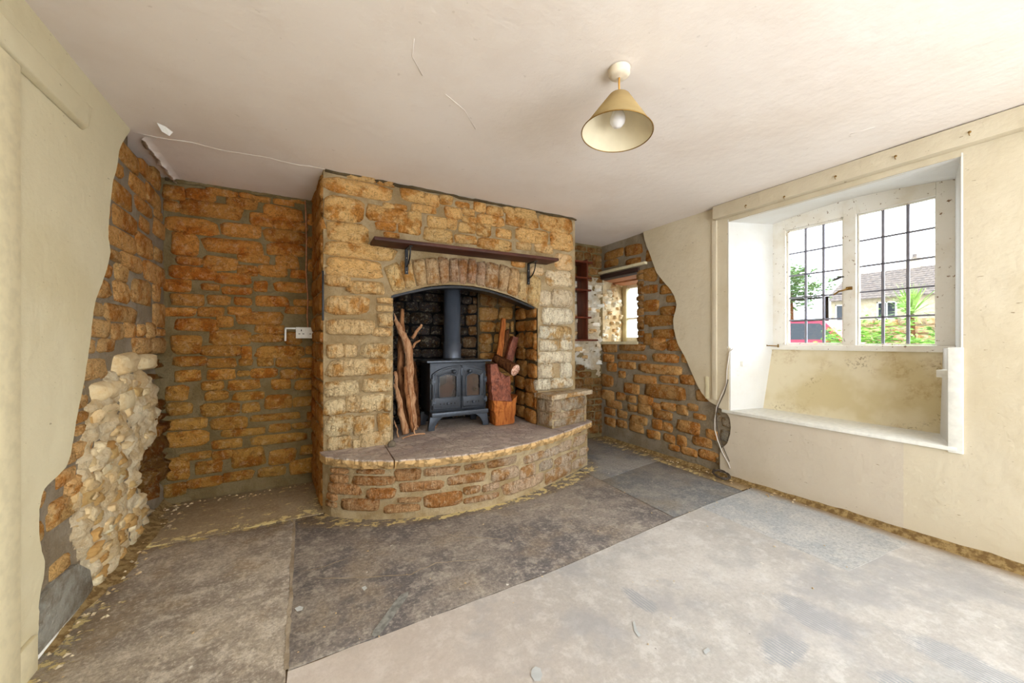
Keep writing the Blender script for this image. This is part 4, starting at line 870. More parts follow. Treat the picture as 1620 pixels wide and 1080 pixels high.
# ---------------------------------------------------------------- driftwood and logs
def Q(px, py, Y, ox=600, oy=440, s=4.0): return Vector(onY(ox+px/s, oy+py/s, Y))
def wob(pts, n=4, a=.006, seed=1):
    r = random.Random(seed); out = []
    for p, q in zip(pts, pts[1:]):
        for t in range(n): out.append(p.lerp(q, t/n)+Vector((r.uniform(-a, a), r.uniform(-a, a), 0)))
    out.append(pts[-1]); return out
def branch(name, pts, r0, r1, mat, label, seed, rmid=None, twigs=()):
    P = wob(pts, 4, .005, seed); m = len(P); rad = []
    for i in range(m):
        t = i/(m-1); r_ = r0+(r1-r0)*t
        if rmid: r_ += (rmid-(r0+r1)/2)*math.sin(math.pi*t)
        rad.append(r_*random.Random(seed*99+i).uniform(.86, 1.14))
    b = B(); b.tube(P, rad, 10, .12, seed); o = b.obj(name, mat, None, smooth=True, origin=P[0]); tag(o, label, 'driftwood' if 'drift' in name else 'log', 'branches stacked beside the stove' if 'drift' in name else None)
    for k, (tp, a, c) in enumerate(twigs):
        b = B(); b.tube(wob(tp, 3, .003, seed+k), [a+(c-a)*i/((len(tp)-1)*3) for i in range((len(tp)-1)*3+1)], 7, .12, seed+k); b.obj('twig', mat, o, smooth=True)
    return o
zh = .384
def foot(p, z=None): p = Vector(p); p.z = z if z else zh+.012; return p
branch('driftwood_branch', [foot(Q(228, 935, 2.90)), Q(205, 800, 2.91), Q(190, 640, 2.92), Q(188, 500, 2.93), Q(172, 400, 2.92), Q(125, 320, 2.90), Q(86, 222, 2.88)], .022, .012, M['drift_pale'],
       'gnarled grey driftwood branch with short forked twigs, tallest of the stack by the stove', 3, .034,
       twigs=(([Q(210, 380, 2.92), Q(235, 340, 2.91), Q(270, 292, 2.90)], .014, .009), ([Q(212, 440, 2.92), Q(232, 405, 2.91), Q(260, 393, 2.90)], .011, .006)))
branch('driftwood_branch', [foot(Q(178, 945, 2.95)), Q(150, 740, 2.97), Q(132, 520, 3.0), Q(138, 350, 3.02), Q(146, 195, 3.03)], .026, .015, M['drift'], 'thick straight brown driftwood branch standing behind the gnarled one', 4, .03)
branch('driftwood_branch', [foot(Q(168, 1003, 2.80)), Q(130, 810, 2.82), Q(108, 690, 2.84), Q(98, 590, 2.86)], .024, .012, M['drift_pale'], 'pale tapering driftwood branch leaning at the edge of the fireplace opening', 5, .02)
branch('driftwood_branch', [foot(Q(212, 950, 2.84)), Q(196, 840, 2.86), Q(168, 700, 2.88), Q(160, 560, 2.90)], .014, .012, M['drift'], 'slim red-brown driftwood branch in the middle of the stack', 6, .017)
branch('driftwood_branch', [foot(Q(236, 925, 3.02)), Q(226, 760, 3.03), Q(212, 560, 3.05), Q(205, 530, 3.05)], .032, .02, M['bark'], 'dark bark-covered branch standing tight against the stove side', 7, .034)
o = branch('driftwood_stick', [foot(Q(126, 1003, 2.75), zh+.004), Q(106, 940, 2.79), Q(88, 870, 2.84)], .005, .004, M['drift_pale'], 'thin pale stick leaning behind the foot of the chimney pier', 8)
branch('driftwood_twig', [foot(Q(146, 1030, 2.70), zh+.006), foot(Q(190, 1000, 2.74), zh+.01), foot(Q(235, 985, 2.77), zh+.008), foot(Q(290, 988, 2.76), zh+.006)], .004, .006, M['drift_pale'], 'small pale forked twig lying on the hearth slab by the stove leg', 9,
       twigs=(([foot(Q(225, 990, 2.765), zh+.01), Q(222, 950, 2.78), Q(240, 932, 2.78), Q(248, 945, 2.78)], .006, .003),))
def chunk(name, pts, Y, depth, mat, label, seed, zbase=None, rough=.006, endmat=None):
    """split log: outline facing the room, extruded into the fireplace, edges broken up"""
    r = random.Random(seed); P = [Q(x, y, Y) for x, y in pts]
    out = []
    for a, c in zip(P, P[1:]+P[:1]):
        n = 4
        for t in range(n): out.append(a.lerp(c, t/n)+Vector((r.uniform(-rough, rough), 0, r.uniform(-rough, rough)*.6)))
    if zbase:
        for p in out: p.z = max(p.z, zbase)
    n = len(out); vs = []; c = sum(out, Vector())/n; K = 5
    for k in range(K):
        t = k/(K-1); sc = 1-.18*abs(t-.35)
        for p in out: vs.append(c+(p-c)*Vector((sc, 1, 1)) + Vector((r.uniform(-rough, rough)*.5, depth*t+r.uniform(-rough, rough), 0)))
    fs = [(k*n+i, k*n+(i+1) % n, (k+1)*n+(i+1) % n, (k+1)*n+i) for k in range(K-1) for i in range(n)]
    cf = len(vs); vs.append(c-Vector((0, .01, 0))); vs.append(c+Vector((0, depth+.01, 0)))
    fs += [(i, (i+1) % n, cf) for i in range(n)]+[((K-1)*n+i, (K-1)*n+(i+1) % n, cf+1) for i in range(n)]
    o = B().add(vs, fs).obj(name, mat, None, smooth=False, origin=(c.x, c.y, min(p.z for p in out))); return tag(o, label, 'log')
chunk('split_log', [(716, 775), (838, 782), (876, 742), (866, 860), (856, 928), (738, 936), (726, 860)], 2.78, .13, M['split'], 'orange-brown split log standing on end on the hearth, under the red-brown log', 11, zh-.002)
chunk('split_log', [(702, 545), (745, 542), (765, 590), (800, 620), (832, 618), (838, 700), (840, 779), (716, 772), (706, 660)], 2.775, .11, M['redlog'], 'red-brown log with a notched cut face balanced on the standing split log', 12)
a, c = Q(735, 508, 2.97), Q(862, 582, 2.755); b = B(); P = wob([a, a.lerp(c, .5), c], 4, .003, 5)
b.tube(P, [.040, .042, .045, .046, .047, .049, .050, .051, .051], 14, .05, 5); o = b.obj('round_log', M['bark'], None, smooth=True, origin=a); tag(o, 'short round log with a pale sawn end lying across the top of the log pile', 'log')
d_ = (P[-1]-P[-2]).normalized(); Mx = Matrix.Translation(P[-1]+d_*.0015) @ d_.to_track_quat('Z', 'Y').to_matrix().to_4x4(); B().lathe([(0, .002), (.048, .001), (.050, -.002)], 20, Mx).obj('sawn_end', M['endgrain'], o, smooth=True)
chunk('split_stick', [(782, 252), (804, 256), (800, 330), (776, 500), (742, 500), (760, 380)], 3.02, .03, M['split'], 'narrow pale split stick leaning against the back of the fireplace', 13, rough=.003)
chunk('split_stick', [(800, 330), (826, 322), (820, 420), (792, 500), (776, 500)], 3.03, .04, M['bark'], 'dark bark-edged stick behind the narrow pale one', 15, rough=.003)
chunk('split_stick', [(850, 368), (886, 376), (866, 450), (840, 540), (800, 530), (820, 450)], 2.97, .05, M['redlog'], 'broad red-brown stick leaning beside the fireplace jamb', 14, rough=.003)
o = B().lathe([(0, 0), (.030, .002), (.036, .018), (.026, .042), (.010, .052), (0, .053)], 9, Matrix.Translation(onZ(620, 706, .381)) @ Matrix.Scale(.75, 4)).obj('pebble', M['render'], None, smooth=True); tag(o, 'small grey stone lying on the hearth slab at the foot of the pier', 'stone')
b = B(); b.add([onZ(x, y, .386) for x, y in ((683, 677), (690, 668), (694, 671), (688, 679))]+[onZ(688, 673, .398)], [(0, 1, 4), (1, 2, 4), (2, 3, 4), (3, 0, 4)]); tag(b.obj('wood_chip', M['drift_pale']), 'pale wood chip on the hearth under the stove', 'wood chip')
# ---------------------------------------------------------------- electrical fittings on the alcove wall
so = empty('wall_socket', (0, YB-.02, .98), 'white double wall socket on the stone at the back of the dim alcove', 'socket')
p0, p1 = onY(468, 535, YB-.03), onY(502.5, 518, YB-.03)
B().box(p0[0], p1[0], YB-.045, YB-.008, p0[2], p1[2]).obj('faceplate', M['plastic'], so, bevel=.004)
for cx in (.25, .75):
    X = p0[0]+(p1[0]-p0[0])*cx; Z = p0[2]+(p1[2]-p0[2])*.5; w = (p1[0]-p0[0])
    for dx, dz, sw, sh in ((0, .018, .003, .007), (-.013, -.008, .006, .0025), (.013, -.008, .006, .0025)): B().box(X+dx-sw, X+dx+sw, YB-.0462, YB-.0445, Z+dz-sh, Z+dz+sh).obj('pin_hole', M['black'], so)
X = (p0[0]+p1[0])/2
for dx in (-.012, .012): B().box(X+dx-.005, X+dx+.005, YB-.049, YB-.044, Z+.010, Z+.026).obj('switch', M['plastic'], so, bevel=.001)
q0, q1 = onY(450, 526, YB-.03), onY(468, 518, YB-.03); b = B(); b.box(q0[0], p0[0]-.001, YB-.03, YB-.008, q1[2]-.012, q1[2]); b.box(q0[0], q0[0]+.012, YB-.03, YB-.008, p0[2]-.02, q1[2]); b.obj('cover_remnant', M['plastic'], so, bevel=.002)
P = [Vector(onY(x, y, YB-.022)) for x, y in ((483, 312), (484, 350), (485, 380), (484, 430), (487, 470), (486, 500), (487, 519))]; P[0].z = ZC-.02
tag(B().tube(wob(P, 2, .001), .0042, 8).obj('conduit', M['lintel_pink'], smooth=True), 'thin painted conduit running down the alcove wall from ceiling to socket', 'conduit')
tag(B().tube([Vector(onZ(38, 1066, .012)), Vector(onZ(123, 961, .012))], .006, 8).obj('plastic_rod', M['white_wood'], smooth=True), 'thin white plastic strip lying on the floor along the rendered foot of the stone wall', 'strip')
# ---------------------------------------------------------------- ceiling lamp
LX, LY = 1.095, 1.11
lamp_o = empty('ceiling_lamp', (LX, LY, ZC), 'ceiling lamp with a tilted beige cone shade on a short amber flex', 'lamp')
T3 = Matrix.Translation((LX, LY, ZC-.004))
B().lathe([(.0, -.034), (.018, -.032), (.026, -.030), (.038, -.026), (.041, -.020), (.041, -.002), (.043, 0)], 32, T3).obj('ceiling_rose', M['old_plastic'], lamp_o, smooth=True)
B().tube([(LX, LY, ZC-.032), (LX-.002, LY, ZC-.06), (LX, LY, ZC-.118)], .0035, 8).obj('cord', M['cord'], lamp_o, smooth=True)
tl = Matrix.Translation((LX, LY, ZC-.108)) @ Matrix.Rotation(math.radians(5), 4, Vector((SN, CS, 0))) @ Matrix.Rotation(math.radians(-3), 4, Vector((CS, -SN, 0)))
B().lathe([(.038, -.002), (.042, -.006), (.136, -.152), (.134, -.152), (.040, -.006)], 48, tl).obj('lamp_shade', M['shade'], lamp_o, smooth=True)
B().lathe([(.0395, -.0075), (.1335, -.1515)], 48, tl).obj('shade_lining', M['shade_in'], lamp_o, smooth=True)
B().tube([tl @ Vector((.136*math.cos(t), .136*math.sin(t), -.152)) for t in [k*math.pi/32 for k in range(64)]], .0022, 6, closed=True).obj('shade_rim', M['brass'], lamp_o, smooth=True)
B().lathe([(0, .004), (.014, .0), (.017, -.02), (.019, -.045), (.0, -.046)], 20, tl).obj('lamp_holder', M['old_plastic'], lamp_o, smooth=True)
B().lathe([(.013, -.044), (.014, -.056), (.024, -.075), (.030, -.094), (.028, -.112), (.018, -.125), (.0, -.130)], 24, tl).obj('bulb', M['bulb'], lamp_o, smooth=True)
# ---------------------------------------------------------------- alcove shelves
sh = empty('shelf_unit', (2.4, 3.2, 1.5), 'narrow red mahogany shelf unit fixed in the alcove beside the small window', 'shelf')
B().box(2.585, 2.603, 3.085, 3.245, 1.09, 1.925).obj('upright', M['mahogany'], sh, bevel=.002)
for z, x1 in ((1.885, 2.66), (1.72, 2.645), (1.595, 2.64), (1.31, 2.64), (1.075, 2.73)):
    B().box(2.13, x1, 3.075, 3.245, z, z+.018).obj('shelf', M['mahogany'], sh, bevel=.002)
# ---------------------------------------------------------------- small window in the alcove
SA = Strip([(2.955, 3.30), (3.46, 3.44)]); SA.p = [Vector((2.955, 3.30)), Vector((3.46, 3.44))]
# the far reveal faces back into the room (towards -Y)
b = B(); n = 16; vs = []
for j in range(n+1):
    for i in range(n+1): vs.append(SA.pos(SA.L*i/n, AZ0-.02+(AZ1-AZ0+.04)*j/n, .02*mnoise.noise(Vector((i*.9, j*.9, 2)))))
b.add(vs, [(j*(n+1)+i, j*(n+1)+i+1, (j+1)*(n+1)+i+1, (j+1)*(n+1)+i) for j in range(n) for i in range(n)]); b.obj('reveal', M['rubble'], wall_right, smooth=True, fix=False)
for _ in range(60):
    s = R.uniform(.02, SA.L-.06); z = R.uniform(AZ0+.02, AZ1-.03); w = R.uniform(.03, .08); h = R.uniform(.02, .05)
    stone(wall_right, SA, s-w/2, s+w/2, z-h/2, z+h/2, R.uniform(.012, .03), M['chip'], jit(R.choice([srgb(240, 230, 208), srgb(232, 214, 180), srgb(214, 180, 134), srgb(244, 236, 220)]), .06), name='rubble_stone', rough=.5, p=5, skew=.5)
SN_ = Strip([(3.42, 2.92), (2.945, AY0-.002)])
b = B(); b.hexa([(2.945, AY0, AZ0-.01), (2.945, AY0-.14, AZ0-.01), (3.45, 2.80, AZ0-.01), (3.45, 2.96, AZ0-.01)], [(2.945, AY0, AZ1+.01), (2.945, AY0-.14, AZ1+.01), (3.45, 2.80, AZ1+.01), (3.45, 2.96, AZ1+.01)]); b.obj('reveal', M['mortar_grey'], wall_right)
coursed(wall_right, SR, ry(AY0)-.015, ry(AY0)+.085, AZ0, AZ1-.02, (.05, .10), (.1, .12), .012, .02, M['stone_rough'], c_right)
B().hexa([(2.925, AY0-.01, AZ0-.03), (3.45, 2.93, AZ0-.03), (3.45, 3.46, AZ0-.03), (2.925, 3.285, AZ0-.03)], [(2.925, AY0-.01, AZ0), (3.45, 2.93, AZ0), (3.45, 3.46, AZ0), (2.925, 3.285, AZ0)]).obj('sill', M['cream_wood'], wall_right, bevel=.004)
B().box(2.925, 3.03, AY0-.02, 3.275, AZ1-.035, AZ1+.012).obj('lintel', M['lintel_dark'], wall_right, bevel=.003)
B().box(3.04, 3.22, AY0-.02, 3.40, AZ1-.035, AZ1+.01).obj('lintel', M['lintel_pink'], wall_right, bevel=.003)
B().box(3.235, 3.45, 2.80, 3.46, AZ1-.05, AZ1+.0).obj('lintel', M['lintel_pink'], wall_right, bevel=.003)
tag(B().box(2.895, 2.935, 2.60, 3.262, 1.822, 1.848).obj('curtain_rail', M['cream_wood'], bevel=.003), 'cream painted curtain rail batten above the small alcove window', 'rail')
w2 = struct(B().box(3.44, 3.50, 2.90, 3.47, AZ0, AZ0+.05).obj('window_2', M['frame'], bevel=.003))
B().box(3.44, 3.50, 2.90, 3.47, AZ1-.09, AZ1-.04).obj('head', M['frame'], w2, bevel=.003)
B().box(3.43, 3.50, 3.365, 3.45, AZ0, AZ1-.05).obj('jamb', M['cream_wood'], w2, bevel=.003)
B().box(3.44, 3.50, 2.90, 2.96, AZ0, AZ1-.05).obj('jamb', M['frame'], w2, bevel=.003)
for z in (1.345,): B().box(3.452, 3.474, 2.96, 3.36, z-.011, z+.011).obj('glazing_bar', M['frame'], w2, bevel=.002)
B().box(3.452, 3.474, 3.16, 3.18, AZ0+.05, AZ1-.09).obj('glazing_bar', M['frame'], w2, bevel=.002)
for y0, y1 in ((2.96, 3.16), (3.18, 3.365)):
    for z0, z1 in ((AZ0+.05, 1.334), (1.356, AZ1-.09)): B().box(3.461, 3.464, y0, y1, z0, z1).obj('pane', M['glass'], w2)
# ---------------------------------------------------------------- the leaded casement window
FX0, FX1 = WX, WX+.06
w1 = struct(B().box(WX-.03, FX1, FY0-.02, FY1+.02, 1.005, 1.045).obj('window_1', M['frame'], bevel=.004))
B().box(FX0, FX1, FY1-.075, FY1+.04, 1.045, 2.06).obj('jamb', M['frame'], w1, bevel=.004)
B().box(FX0, FX1, FY0-.05, FY0+.065, 1.045, 2.06).obj('jamb', M['frame'], w1, bevel=.004)
B().box(FX0-.006, FX1, 1.152, 1.222, 1.045, 2.02).obj('mullion', M['frame'], w1, bevel=.004)
B().box(FX0, FX1, FY0+.065, FY1-.075, 1.952, 2.10).obj('head', M['frame'], w1, bevel=.004)
def light(y0, y1, z0, z1, cas):
    fr = B(); t = .014 if cas else .008; xa, xb = FX0+.02, FX0+.045
    for a, c, e, f in ((y0, y1, z0, z0+t), (y0, y1, z1-t, z1), (y0, y0+t, z0+t, z1-t), (y1-t, y1, z0+t, z1-t)): fr.box(xa, xb, a, c, e, f)
    o = fr.obj('casement' if cas else 'fixed_light', M['frame'], w1, bevel=.002)
    y0 += t; y1 -= t; z0 += t; z1 -= t; xm = FX0+.032
    for i in (1, 2):
        Y = y0+(y1-y0)*i/3; B().box(xm-.006, xm+.006, Y-.008, Y+.008, z0, z1).obj('lead_came', M['lead'], o, bevel=.002)
    for i in (1, 2, 3, 4):
        Z = z0+(z1-z0)*i/5; B().box(xm-.006, xm+.006, y0, y1, Z-.006, Z+.006).obj('lead_came', M['lead'], o, bevel=.002)
    for i in range(3):
        for j in range(5):
            a = y0+(y1-y0)*i/3; c = y0+(y1-y0)*(i+1)/3; e = z0+(z1-z0)*j/5; f = z0+(z1-z0)*(j+1)/5
            q = R.uniform(-.0012, .0012); b = B(); b.hexa([(xm-.0012+q, a, e), (xm+.0012+q, a, e), (xm+.0012-q, c, e), (xm-.0012-q, c, e)], [(xm-.0012-q, a, f), (xm+.0012-q, a, f), (xm+.0012+q, c, f), (xm-.0012+q, c, f)]); b.obj('pane', M['glass'], o)
    return o
light(1.224, 1.592, 1.047, 1.951, True); light(.776, 1.150, 1.047, 1.951, False)
B().box(FX0-.002, FX0+.03, 1.592, 1.600, 1.045, 1.952).obj('casement_stop', M['frame'], w1)
# small ventilator pushed out in the casement, rows two and three from the bottom
b = B(); Y0, Y1, Z0, Z1 = 1.33, 1.575, 1.225, 1.405
for a, c, e, f in ((Y0, Y1, Z0, Z0+.014), (Y0, Y1, Z1-.012, Z1), (Y0, Y0+.028, Z0, Z1)): b.box(FX0+.05, FX0+.066, a, c, e, f)
b.obj('ventilator_frame', M['black'], w1, bevel=.002)
b = B(); b.tube([(FX0-.02, 1.19, 1.44), (FX0-.03, 1.21, 1.43), (FX0-.025, 1.24, 1.425), (FX0-.02, 1.27, 1.405)], .006, 7); b.box(FX0-.012, FX0-.0, 1.17, 1.205, 1.43, 1.452); b.obj('casement_handle', M['brass'], w1, smooth=False)
c0 = Vector(onX(1326, 440, WX-.03)); b = B()
for k in range(9):
    t = (k-4)/4; b.tube([c0+Vector((.006*math.cos(a), -.028*t+.008*math.sin(a)*.6, .008*t+(.009-.004*abs(t))*math.sin(a))) for a in [i*math.pi/5 for i in range(10)]], .0022, 5, closed=True)
orn = b.obj('hanging_ornament', M['coil'], None, smooth=True, origin=c0); tag(orn, 'small plaited oval ornament hanging on a string in front of the leaded window', 'ornament')
B().tube([c0+Vector((0, 0, .008)), Vector(onX(1331, 395, WX-.012))], .0012, 5).obj('string', M['brass'], orn)
b = B(); h0 = Vector(onX(1213, 546.5, WX-.06)); h1 = Vector(onX(1231, 547, WX-.035)); b.tube([h0, h1], .004, 7); b.tube([h1+Vector((0, 0, -.012)), h1+Vector((0, 0, .014))], .005, 7); b.tube([h0+Vector((0, 0, -.006)), h0+Vector((0, 0, .008))], .004, 7)
b.obj('window_stay', M['brass'], w1, smooth=True)
# ---------------------------------------------------------------- loose cable with its coil
XC = XF-.008
P = [Vector(onX(x, y, XC)) for x, y in ((1160, 551), (1154, 556), (1150, 585), (1149, 608), (1140, 628), (1134, 643), (1131, 662), (1131, 680), (1136, 698), (1143, 716), (1152, 732), (1155, 741))]
cb = B().tube(wob(P, 4, .0006, 2), .0042, 8).obj('loose_cable', M['cable'], None, smooth=True, origin=P[-1]); tag(cb, 'loose cable hanging from the window seat recess down to a dark coil on the floor', 'cable')
b = B(); cc = Vector(onZ(1156, 747, .03)); cc.x = min(cc.x, XF-.075); pts = []
for k in range(150):
    t = k*.21; r_ = .058+.008*math.sin(k*.37); pts.append(cc+Vector((r_*.8*math.cos(t), r_*math.sin(t), .0+.006*math.sin(k*.9)+.028*math.sin(t+.6)*.5+.006)))
b.tube(pts, .0038, 7); b.obj('coil', M['coil'], cb, smooth=True)
P2 = [Vector(onX(x, y, XC-.002)) for x, y in ((1152, 600), (1146, 622), (1137, 640), (1133, 655), (1134, 672), (1138, 690), (1146, 712), (1154, 730))]
B().tube(wob(P2, 3, .0006, 5), .003, 7).obj('second_strand', M['coil'], cb, smooth=True)
# dirt line at the foot of the window wall
b = B(); vs = []; n = 90
for i in range(n+1):
    Y = 3.2-(3.2+1.0)*i/n; w = .020+.020*max(0, min(1, (1.6-Y)/1.2))+.014*mnoise.noise(Vector((Y*6, 2, 0)))+R.uniform(0, .006); h = .014+.018*max(0, min(1, (1.6-Y)/1.2))+.01*mnoise.noise(Vector((Y*9, 5, 0)))
    vs += [(XF-w-.012, Y, -.002), (XF-w*.5, Y, h*.6), (XF+.004, Y, h+.012)]
b.add(vs, [(i*3+q, i*3+q+1, i*3+q+4, i*3+q+3) for i in range(n) for q in (0, 1)])
k_ = N('brown_dust'); n1 = k_.noise(30, 6, .7); M['dust'] = k_.done(k_.mix(k_.step(n1, .4, .6), srgb(118, 92, 54), srgb(164, 138, 92)), .95, k_.bump(n1, .01))
b.obj('dirt_fillet', M['dust'], wall_right, smooth=True, fix=False)
b = B(); vs = []; n = 70
for i in range(n+1):
    Y = 1.9+1.37*i/n; w = .03+.03*mnoise.noise(Vector((Y*6, 7, 0)))+(.05 if 2.3 < Y < 3.0 else 0); h = .02+.02*mnoise.noise(Vector((Y*9, 1, 0)))
    vs += [(XL+w+.015, Y, -.002), (XL+w*.5, Y, h*.5), (XL-.01, Y, h+.02)]
b.add(vs, [(i*3+q, i*3+q+1, i*3+q+4, i*3+q+3) for i in range(n) for q in (0, 1)]); b.obj('dirt_fillet', M['dust'], wall_left, smooth=True, fix=False)
# ---------------------------------------------------------------- outside
GZ = .10
def m_leaf(name, a, c):
    k = N(name); return k.done(k.mix(k.step(k.noise(6, 3), .35, .65), a, c), .6, None, spec=.3)
M['leaf'] = m_leaf('bright_shrub_leaf', srgb(140, 178, 74), srgb(92, 138, 52)); M['leaf2'] = m_leaf('dull_tree_leaf', srgb(118, 146, 92), srgb(84, 112, 66))
M['palm'] = m_leaf('cordyline_blade', srgb(150, 178, 92), srgb(112, 144, 64))
M['tar'] = m_mortar('road_grit', srgb(150, 148, 142), srgb(130, 128, 124)); M['gwall'] = m_mortar('garden_wall_stone', srgb(176, 156, 120), srgb(146, 132, 108), .02)
M['hwall'] = m_mortar('ochre_house_wall', srgb(196, 182, 156), srgb(182, 166, 138)); M['tile'] = m_mortar('brown_grey_roof_tile', srgb(128, 116, 108), srgb(104, 96, 94), .01)
M['redpaint'] = m_plain('red_car_paint', srgb(176, 40, 66), .3, .1); M['darkglass'] = m_plain('dark_car_glass', srgb(40, 46, 54), .1); M['rubber'] = m_plain('black_tyre', srgb(30, 30, 30), .8)
gr = B().box(3.62, 70, -30, 50, GZ-.2, GZ).obj('ground_outside', M['tar']); struct(gr)
hs = empty('house', (38, 8, GZ), 'ochre stone house with a tiled roof and one chimney beyond the garden', 'house')
HY0, HY1, HE, HR = 2.5, 13.6, 4.15, 6.35
B().box(34.4, 42, HY0+.3, HY1-.3, GZ, HE).obj('wall', M['hwall'], hs)
b = B(); b.add([(42, HY0+.3, HE), (34.4, HY0+.3, HE), (38.2, HY0+.3, HR-.1), (42, HY1-.3, HE), (34.4, HY1-.3, HE), (38.2, HY1-.3, HR-.1)], [(0, 1, 2), (3, 5, 4)]); b.obj('gable', M['hwall'], hs)
rf = B(); rf.add([(34.0, HY0, HE-.15), (34.0, HY1, HE-.15), (38.2, HY1, HR), (38.2, HY0, HR), (42.4, HY0, HE-.15), (42.4, HY1, HE-.15)], [(0, 1, 2, 3), (3, 2, 5, 4)]); roof = rf.obj('roof', M['tile'], hs)
tiles = B(); nr = 13
for r_ in range(nr):
    t0, t1 = r_/nr, (r_+1.12)/nr; x0 = 34.0+4.2*t0; x1 = 34.0+4.2*min(1, t1); z0 = HE-.15+(HR-HE+.15)*t0; z1 = HE-.15+(HR-HE+.15)*min(1, t1)
    ny = 36
    for c_ in range(ny):
        ya = HY0+(HY1-HY0)*(c_+(.5 if r_ % 2 else 0))/ny; yb = min(HY1, ya+(HY1-HY0)/ny*.94); j_ = R.uniform(0, .02)
        tiles.add([(x0-.02, ya, z0+.06+j_), (x0-.02, yb, z0+.06+j_), (x1, yb, z1+.03), (x1, ya, z1+.03), (x0-.02, ya, z0), (x0-.02, yb, z0)], [(0, 1, 2, 3), (4, 5, 1, 0)])
o = tiles.obj('roof_tiles', M['tile'], hs, fix=False); o['kind'] = 'stuff'
ch = B().box(37.9, 38.7, 9.55, 10.25, HR-.4, HR+.62).obj('chimney', M['hwall'], hs); B().lathe([(.14, 0), (.12, .35)], 12, Matrix.Translation((38.3, 9.9, HR+.62)), True).obj('chimney_pot', M['tile'], ch)
for y0, w in ((6.0, 1.9), (9.7, 1.0), (12.0, 1.0)):
    wn = B(); z0, z1 = 2.55, 3.75
    for a, c, e, f in ((y0, y0+w, z0, z0+.08), (y0, y0+w, z1-.08, z1), (y0, y0+.08, z0, z1), (y0+w-.08, y0+w, z0, z1), (y0+w/2-.04, y0+w/2+.04, z0, z1)): wn.box(34.3, 34.42, a, c, e, f)
    wf_ = wn.obj('window', M['white_wood'], hs); B().box(34.36, 34.39, y0+.08, y0+w-.08, z0+.08, z1-.08).obj('pane', M['darkglass'], wf_)
gw = empty('garden_wall', (15, 6, GZ), 'low ochre stone garden wall between the shrubs and the house', 'wall')
SG = Strip([(15, 11.5), (15, 1.5)]); B().box(15, 15.35, 1.5, 11.5, GZ, 1.72).obj('core', M['gwall'], gw)
coursed(gw, SG, 3.4, SG.L-1.6, .9, 1.72, (.16, .24), (.35, .7), .03, .04, M['stone'], lambda s, z: jit(srgb(190, 168, 130), .12), name='garden_stone')
def foliage(name, c, rx, ry_, rz, nl, size, mat, label, cat, stem=None, seed=0, group=None):
    r = random.Random(seed); b = B(); cl = [Vector((r.gauss(0, .45)*rx, r.gauss(0, .45)*ry_, r.gauss(0, .4)*rz)) for _ in range(max(6, nl//60))]
    for _ in range(nl):
        p = Vector(c)+r.choice(cl)+Vector((r.gauss(0, .16)*rx, r.gauss(0, .16)*ry_, r.gauss(0, .16)*rz)); p.z = max(p.z, GZ+.05)
        q = Matrix.Rotation(r.uniform(0, 6.28), 3, 'Z') @ Matrix.Rotation(r.uniform(-1.2, 1.2), 3, 'X'); s_ = size*r.uniform(.6, 1.3)
        b.add([p+q @ Vector(v)*s_ for v in ((-1, 0, 0), (0, -.35, .12), (1, 0, 0), (0, .35, .12))], [(0, 1, 2, 3)])
    root = empty(name, (c[0], c[1], GZ), label, cat, group); o = b.obj('foliage', mat, root, fix=False)
    if stem:
        sb = B(); sb.tube([(c[0], c[1], GZ), (c[0]+.05, c[1], (GZ+c[2])/2), (c[0], c[1], c[2])], [stem, stem*.8, stem*.4], 8); sb.obj('trunk', M['bark'], root, smooth=True)
    return root
for i, (px, X, top, lab) in enumerate(((1325, 8.0, 525, 'bright green shrub outside the casement, next to the red car'), (1376, 8.9, 520, 'bright green shrub outside, at the mullion side of the fixed panes'), (1424, 7.7, 524, 'bright green shrub outside under the spiky palm'), (1470, 8.6, 522, 'bright green shrub outside at the jamb side of the fixed panes'))):
    p = onX(px, 540, X); zt = onX(px, top, X)[2]; foliage('shrub', (X, p[1], (zt+GZ)/2), .34, .30, (zt-GZ)*.62, 2200, .045, M['leaf'], lab, 'shrub', .03, 20+i, 'shrubs under the window')
p = onX(1252, 460, 27); foliage('tree', (27, p[1], p[2]), 1.6, 1.7, 1.5, 2600, .16, M['leaf2'], 'grey-green tree beyond the garden wall at the casement side of the view', 'tree', .16, 40)
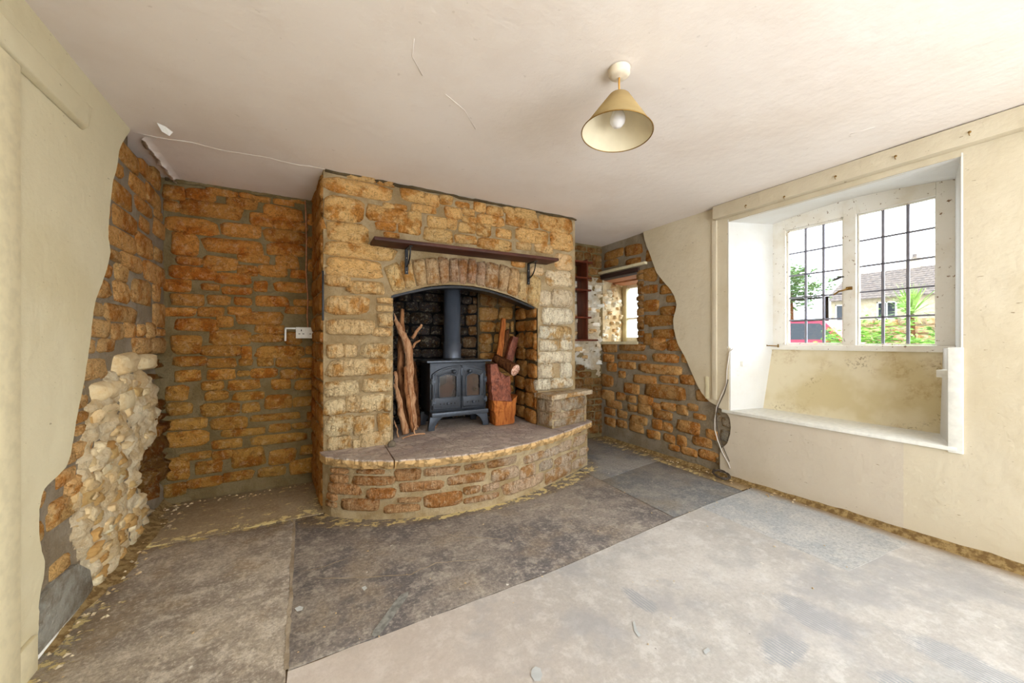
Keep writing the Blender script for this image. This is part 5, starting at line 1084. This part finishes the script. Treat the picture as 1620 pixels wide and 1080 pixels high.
X = 9.3; p = onX(1441, 497, X); pr = empty('cordyline_palm', (X, p[1], GZ), 'spiky green palm standing behind the shrubs outside the fixed panes', 'palm')
B().tube([(X, p[1], GZ), (X+.02, p[1]-.03, .8), (X, p[1], p[2])], [.06, .05, .04], 8).obj('trunk', M['bark'], pr, smooth=True)
rr = random.Random(5); b = B()
for k in range(70):
    a = rr.uniform(0, 6.28); e = rr.uniform(-.3, 1.45); L = rr.uniform(.45, .68); d = Vector((math.cos(a)*math.cos(e), math.sin(a)*math.cos(e), math.sin(e))); w = d.cross(Vector((0, 0, 1))).normalized()*.014; o_ = Vector((X, p[1], p[2]))
    m1 = o_+d*L*.5+Vector((0, 0, .02)); m2 = o_+d*L-Vector((0, 0, .09*L*math.cos(e))); b.add([o_-w, o_+w, m1+w, m1-w, m2], [(0, 1, 2, 3), (3, 2, 4)])
b.obj('fronds', M['palm'], pr, fix=False)
car = empty('car', (12.3, 5.5, GZ+.1), 'red car parked outside beyond the leaded casement', 'car'); cz = GZ+.45
ca, cyy = 11.5, 3.25
b = B(); prof = [(0, .15), (.0, .62), (.1, .78), (.95, .86), (1.45, 1.42), (3.1, 1.46), (3.75, .92), (4.1, .84), (4.15, .2)]
b.ext([(ca, cyy+y*.95, cz-.35+z) for y, z in prof], (1.65, 0, 0)); b.obj('body', M['redpaint'], car, bevel=.06)
b = B(); b.ext([(ca-.004, cyy+y*.95, cz-.35+z) for y, z in [(1.15, .92), (1.5, 1.33), (2.2, 1.36), (2.2, .92)]], (.01, 0, 0)); b.obj('side_window', M['darkglass'], car)
b = B(); b.ext([(ca-.004, cyy+y*.95, cz-.35+z) for y, z in [(2.28, .92), (2.28, 1.36), (3.0, 1.37), (3.45, .95)]], (.01, 0, 0)); b.obj('side_window', M['darkglass'], car)
for y in (.85, 3.3): B().lathe([(.05, -.02), (.3, -.02), (.32, .0), (.32, .16), (.3, .18), (.05, .18)], 24, Matrix.Translation((ca-.02, cyy+y*.95, cz-.22)) @ Matrix.Rotation(math.radians(90), 4, 'Y'), True).obj('wheel', M['rubber'], car, smooth=True)
